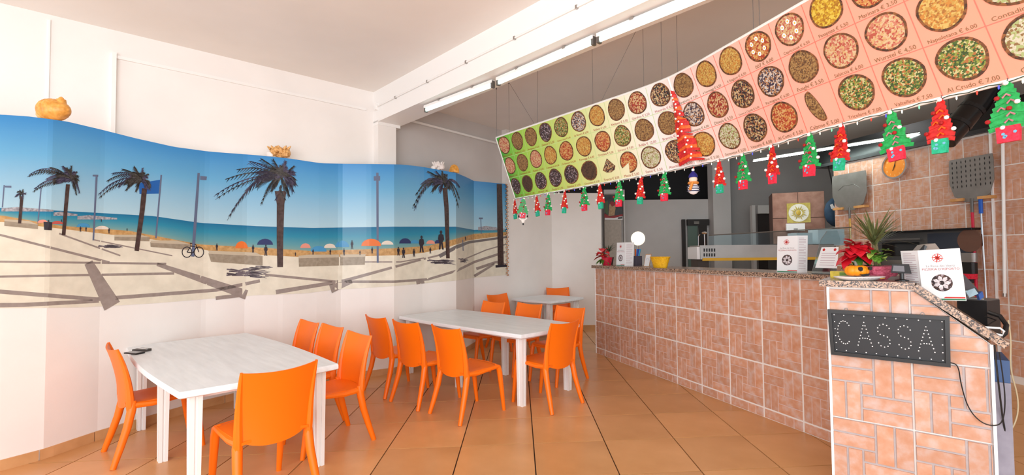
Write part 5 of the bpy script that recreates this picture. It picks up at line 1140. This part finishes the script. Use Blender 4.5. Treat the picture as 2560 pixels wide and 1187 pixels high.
b = onC(1650, .08); t = thing('yellow_basket', 'bright yellow oval basket on the bar', 'basket', tuple(b)); M_yel = mat('yellow_raffia', (244, 182, 16), .6, var=18, scale=50, bump=.4, bscale=80)
ang = atan2(dcn.y, dcn.x); Rz = Matrix.Rotation(ang, 3, 'Z')
def oval(r1, r2, z, n=22): return [b + Rz @ Vector((r1 * cos(2 * pi * k / n), r2 * sin(2 * pi * k / n), z)) for k in range(n)]
mb = MB(); rows = [[mb.vert(p) for p in oval(*k)] for k in ((.11, .06, 0), (.13, .075, .06), (.16, .09, .13), (.152, .083, .13), (.12, .065, .02))]; n = 22
for r0, r1 in zip(rows, rows[1:]):
    for k in range(n): mb.face((r0[k], r0[(k + 1) % n], r1[(k + 1) % n], r1[k]))
mb.face(rows[0]); mb.face(rows[-1]); mb.build('bowl', M_yel, t)
mb = MB(); pts = oval(.158, .089, .13); mb.tube(pts + [pts[0]], .008, 6); mb.build('rim', M_yel, t)
for k in range(8): mb = MB(); mb.sphere(b + Rz @ Vector(((k - 3.5) * .032, .02 * (-1) ** k, .115)), .024, 8); mb.build('sweet', mat('sweet_%d' % (k % 2), ((150, 60, 30), (190, 110, 50))[k % 2], .5), t, smooth=True)
# --- glowing globe on an added stem, stand-in for a soft bright spot
b = onC(1594, .5); gp = at(1595, 596, b.y); t = thing('bright_spot_globe', 'round glowing white globe added for a soft bright spot behind the pen box', 'glow', tuple(b))
mb = MB(); mb.sphere(gp, .105, 20); mb.build('globe', mat('bright_spot_glow', (255, 240, 214), .4, emit=.9), t, smooth=True); mb = MB(); mb.tube([b + AZ * .01, gp], .012, 8); mb.build('stem', M_steel, t); mb = MB(); mb.lathe(b - AZ * .0, [(.06, 0), (.06, .012), (.02, .02)], 14); mb.build('base', M_steel, t)
# --- clear acrylic stand with a paper
M_acr = GL
b = onC(2050, .16); t = thing('acrylic_stand', 'clear acrylic brochure stand holding a printed sheet', 'stand', tuple(b))
a, c_ = onC(2028, .08), onC(2088, .08); up = AZ * .36 - ncn * .12
mb = MB(); mb.prism([a, c_, c_ + up * .8 - dcn * .02, c_ + up - dcn * .06, a + up + dcn * .06, a + up * .8 + dcn * .02], ncn * .004); mb.build('back_plate', M_acr, t)
mb = MB(); mb.prism([a, c_, c_ - ncn * .16, a - ncn * .16], AZ * .004); mb.build('base_plate', M_acr, t)
mb = MB(); q = [lerp(a, c_, u) + up * v + ncn * .006 for u, v in ((.12, .14), (1.02, .14), (.92, .62), (.22, .62))]; mb.prism(q, ncn * .001); mb.build('sheet', M_paper, t)
for k in range(6): mb = MB(); v = .2 + .055 * k; mb.prism([lerp(a, c_, u) + up * vv + ncn * .0075 for u, vv in ((.28, v), (.88, v), (.88, v + .012), (.28, v + .012))], ncn * .0004); mb.build('text_line', M_mlight, t)
for u in (.34, .8): mb = MB(); p = lerp(a, c_, u) + up * .56 + ncn * .0075; mb.poly([p + dcn * .012 * cos(q) + up.normalized() * .012 * sin(q) for q in [2 * pi * s / 10 for s in range(10)]]); mb.build('logo', M_menur, t)
# --- plants, plate, pumpkin on the cash desk end
b = onPod(2196, .30); t = thing('dracaena_plant', 'spiky dracaena with variegated ivy in a pink woven basket', 'plant', tuple(b)); r = random.Random(12)
mb = MB(); mb.lathe(b, [(.075, 0), (.10, .03), (.115, .085), (.105, .085), (.09, .06)], 20); mb.build('basket', mat('pink_basket', (196, 84, 108), .6, var=24, scale=60, bump=.6, bscale=90), t, smooth=True)
mb = MB(); mb.lathe(b + AZ * .06, [(.095, 0), (.09, .02), (.03, .026)], 16); mb.build('soil', mat('soil', (80, 52, 40), .9), t)
c_ = at(2186, 606, b.y); mb = MB()
for s in (-.012, 0, .012): mb.tube([b + AZ * .07 + dp * s, c_ + dp * s * .6], .008, 6)
mb.build('stems', M_stem, t)
for k in range(70):
    a = r.uniform(0, 6.28); el = r.uniform(.1, 1.9); mb = MB(); blade(mb, c_ + AZ * r.uniform(-.03, .03), (cos(a), sin(a) * .8, el), r.uniform(.2, .33), .008, r.uniform(.05, .28)); mb.build('leaf', M_dra, t)
cg = at(2196, 637, b.y - .08)
for k in range(26): a = r.uniform(0, 6.28); mb = MB(); leaf(mb, cg + Vector((r.uniform(-.05, .05), 0, r.uniform(-.03, .03))), (cos(a), -abs(sin(a)) * .6, r.uniform(-.3, .6)), .055, .022, .4, 5); mb.build('ivy_leaf', mat('ivy_a', (84, 130, 36), .5, var=26, scale=70) if k % 3 else mat('ivy_b', (170, 190, 90), .5, var=20, scale=70), t, smooth=True)
b = onPod(2146, .34); t = thing('poinsettia_plant', 'large red poinsettia at the corner of the cash desk', 'plant', tuple(b))
mb = MB(); mb.lathe(b, [(.055, 0), (.075, .09), (.065, .09)], 14); mb.build('pot', mat('brown_pot', (120, 60, 50), .6), t, smooth=True)
c_ = at(2142, 624, b.y - .08); poinsettia(t, c_, .135, 24, 21); mb = MB(); mb.tube([b + AZ * .06, c_], .008, 6); mb.build('stem', M_stem, t)
for k in range(6): a = 2 * pi * k / 6; mb = MB(); leaf(mb, c_ - AZ * .05, (cos(a), sin(a), -.4), .11, .03, .4); mb.build('leaf', M_lf, t, smooth=True)
b = onPod(2148, .07); t = thing('painted_plate', 'white oval plate with lettering lying on the cash desk', 'plate', tuple(b))
mb = MB(); mb.lathe(b, [(.09, 0), (.145, .018), (.152, .024), (.145, .026), (.09, .012)], 30, (1, .6)); mb.build('dish', M_white, t, smooth=True)
mb = MB(); put_text(mb, 'E APERTO SEMPRE', lambda x, y: b + Vector((x * .9, -.083 - abs(x) ** 2 * -1.2, .014 + y * .62)), .019); mb.build('lettering', mat('plate_letters', (90, 70, 70), .5), t)
mb = MB(); mb.prism([b + Vector((.07, -.081, .012)), b + Vector((.11, -.066, .014)), b + Vector((.112, -.066, .02)), b + Vector((.07, -.083, .018))], (0, -.002, 0)); mb.build('painted_motif', mat('motif_gold', (206, 150, 60), .5), t)
b = b + AZ * .02 + Vector((0, .02, 0)); pk = b + Vector((0, 0, .04)); t = thing('pumpkin_figure', 'orange pumpkin figure with dark eyes on the painted plate', 'ornament', tuple(b)); mb = MB()
for k in range(9): a = 2 * pi * k / 9; mb.sphere(pk + Vector((cos(a) * .034, sin(a) * .03, 0)), .035, 10, (1, 1, .95))
mb.build('body', mat('pumpkin_orange', (246, 148, 14), .4), t, smooth=True)
for x, z, s in ((-.018, .012, .013), (.042, .016, .011)): mb = MB(); p = pk + Vector((x, -.066, z)); mb.prism([p + Vector((s * cos(a), 0, s * 1.1 * sin(a))) for a in (1.2, 2.4, 3.6, 4.6, 5.6, 6.8)], (0, .012, 0)); mb.build('eye', M_black, t)
mb = MB(); mb.prism([pk + Vector((x, -.063, z)) for x, z in ((-.02, -.022), (.04, -.016), (.03, -.03), (.0, -.034))], (0, .012, 0)); mb.build('mouth', M_black, t)
mb = MB(); mb.tube([pk + AZ * .03, pk + Vector((-.01, 0, .055)), pk + Vector((-.03, 0, .06))], [.01, .007, .004], 6); mb.build('stalk', mat('stalk_grey', (120, 120, 110), .6), t)
b = onPod(2112, .38); t = thing('yellow_packet', 'flat yellow and green packet behind the pumpkin', 'packet', tuple(b)); mb = MB(); mb.box(b + AZ * .022, (.16, .08, .044), dp); mb.build('packet', mat('packet_yellow', (220, 196, 40), .45, var=20, scale=30), t)
mb = MB(); mb.box(b + AZ * .022 - np_ * .041, (.05, .002, .03), dp); mb.build('print', mat('packet_green', (110, 150, 50), .5), t)
b = onPod(2255, .12); t = thing('customer_display', 'small black customer display on a short pole', 'display', tuple(b)); c_ = at(2254, 671, b.y)
mb = MB(); mb.tube([b, Vector((b.x, b.y, c_.z))], .011, 8); mb.build('pole', M_black, t); mb = MB(); mb.lathe(b, [(.035, 0), (.035, .006), (.012, .012)], 14); mb.build('base', M_black, t)
mb = MB(); mb.prism([c_ + dp * x + AZ * z - np_ * .02 for x, z in ((-.052, -.026), (.046, -.03), (.036, .026), (-.044, .026))], np_ * .05); mb.build('head', mat('display_black', (24, 22, 26), .6), t)
mb = MB(); mb.prism([c_ + dp * x + AZ * z - np_ * .022 for x, z in ((-.044, -.016), (.014, -.018), (.012, .016), (-.038, .018))], np_ * .003); mb.build('screen', mat('display_screen', (70, 56, 62), .15), t)
b = onPod(2225, .3); t = thing('dark_tray', 'low dark tray lying behind the customer display', 'tray', tuple(b)); mb = MB(); mb.box(b + AZ * .01, (.16, .12, .02), dp); mb.build('tray', mat('tray_brown', (92, 70, 60), .4), t)
# --- till equipment behind the slope
b = onP(2440, 790, -.33); b.z = 1.0; t = thing('receipt_printer', 'black receipt printer beside the sloping granite edge', 'printer', tuple(b))
c0_, c1_ = at(2392, 748, 2.86), at(2466, 742, 2.74); z1 = c0_.z; z0_ = 1.0
mb = MB(); pA, pB = Vector((c0_.x, c0_.y, z0_)), Vector((c1_.x, c1_.y, z0_)); nn = Vector((-(pB - pA).y, (pB - pA).x, 0)).normalized(); mb.prism([pA, pB, pB + nn * .18, pA + nn * .18], (0, 0, z1 - z0_)); mb.build('body', M_black, t)
mb = MB(); mb.prism([Vector((p.x, p.y, z1)) for p in (pA + nn * .01, pB + nn * .01, pB + nn * .17, pA + nn * .17)], (0, 0, .006)); mb.build('lid', M_steeld, t)
mb = MB(); mb.prism([lerp(pA, pB, .2) + AZ * (z1 - z0_) + nn * .02, lerp(pA, pB, .8) + AZ * (z1 - z0_) + nn * .02, lerp(pA, pB, .8) + AZ * (z1 - z0_ + .006) + nn * .05, lerp(pA, pB, .2) + AZ * (z1 - z0_ + .006) + nn * .05], (0, 0, .004)); mb.build('paper_slot', M_paper, t)
t = thing('card_terminal', 'grey card terminal tilted on top of the receipt printer', 'terminal', tuple(at(2425, 742, 2.82)))
Q = [at(2404, 680, 2.9), at(2440, 718, 2.82), at(2455, 738, 2.76), at(2405, 742, 2.84)]; mb = MB(); mb.prism(Q, Vector((.03, .06, .0))); mb.build('body', mat('terminal_grey', (84, 82, 86), .4), t)
Q = [at(2414, 728, 2.79), at(2436, 720, 2.77), at(2446, 734, 2.755), at(2424, 744, 2.77)]; mb = MB(); mb.prism(Q, Vector((.004, .012, 0))); mb.build('screen', mat('terminal_screen', (150, 176, 190), .15), t)
Q = [at(2446, 736, 2.75), at(2456, 728, 2.75), at(2460, 742, 2.74), at(2450, 750, 2.74)]; mb = MB(); mb.prism(Q, Vector((.004, .02, 0))); mb.build('blue_key', mat('key_blue', (40, 80, 150), .4), t)
t = thing('cash_drawer_monitor', 'beige monitor back edge standing behind the large menu', 'monitor', tuple(at(2345, 700, 3.1))); mb = MB(); Q = [at(2312, 612, 3.05), at(2338, 608, 3.02), at(2352, 626, 3.0), at(2352, 700, 3.0), at(2300, 700, 3.06), at(2300, 626, 3.06)]; mb.prism(Q, Vector((.05, .12, 0))); mb.build('case', mat('beige_case', (150, 134, 122), .5), t)
mb = MB(); Q = [at(2300, 626, 3.04), at(2312, 612, 3.035), at(2318, 616, 3.03), at(2306, 640, 3.04)]; mb.prism(Q, Vector((.0, .01, 0))); mb.build('bezel', M_black, t)
t = thing('wire_rack', 'white and black wire loop rack sticking out past the granite slope', 'rack', tuple(at(2480, 830, 2.62)))
mb = MB(); mb.tube([at(2438, 816, 2.66), at(2500, 820, 2.60), at(2510, 828, 2.59), at(2506, 838, 2.6), at(2446, 826, 2.66)], .006, 6); mb.build('white_loop', M_white, t, smooth=True)
mb = MB(); mb.tube([at(2470, 780, 2.72), at(2500, 790, 2.68), at(2516, 812, 2.64), at(2512, 834, 2.62), at(2498, 846, 2.62)], .012, 8); mb.build('black_hose', M_black, t, smooth=True)
mb = MB(); mb.tube([at(2462, 790, 2.75), at(2490, 800, 2.7), at(2470, 812, 2.7)], .004, 6); mb.tube([at(2486, 862, 2.56), at(2494, 940, 2.56), at(2506, 1040, 2.58), at(2520, 1120, 2.6)], .004, 6); mb.build('cables', M_black, t)
t = thing('thin_cable', 'pale thin cable hanging down beside the cash desk', 'cable', tuple(at(2540, 1090, 2.8))); mb = MB(); mb.tube(chaikin([at(2520, 800, 2.8), at(2528, 850, 2.8), at(2524, 920, 2.8), at(2548, 1000, 2.8), at(2540, 1060, 2.8), at(2500, 1110, 2.8)]), .004, 6); mb.build('cord', mat('cable_beige', (206, 186, 150), .6), t, smooth=True)
t = thing('bottle_crate', 'blue and grey crate pushed behind the cash desk', 'crate', tuple(at(2492, 1180, 2.75))); a = at(2480, 1000, 2.62)
b = PB + dp * .045 + np_ * .25; mb = MB(); mb.box(Vector((b.x, b.y, .40)), (.07, .3, .8), dp); mb.build('crate_side', mat('crate_grey', (150, 146, 160), .5, var=16, scale=8), t)
mb = MB(); mb.box(Vector((b.x, b.y, .86)), (.07, .28, .12), dp); mb.build('blue_top', mat('crate_blue', (54, 84, 130), .5), t)
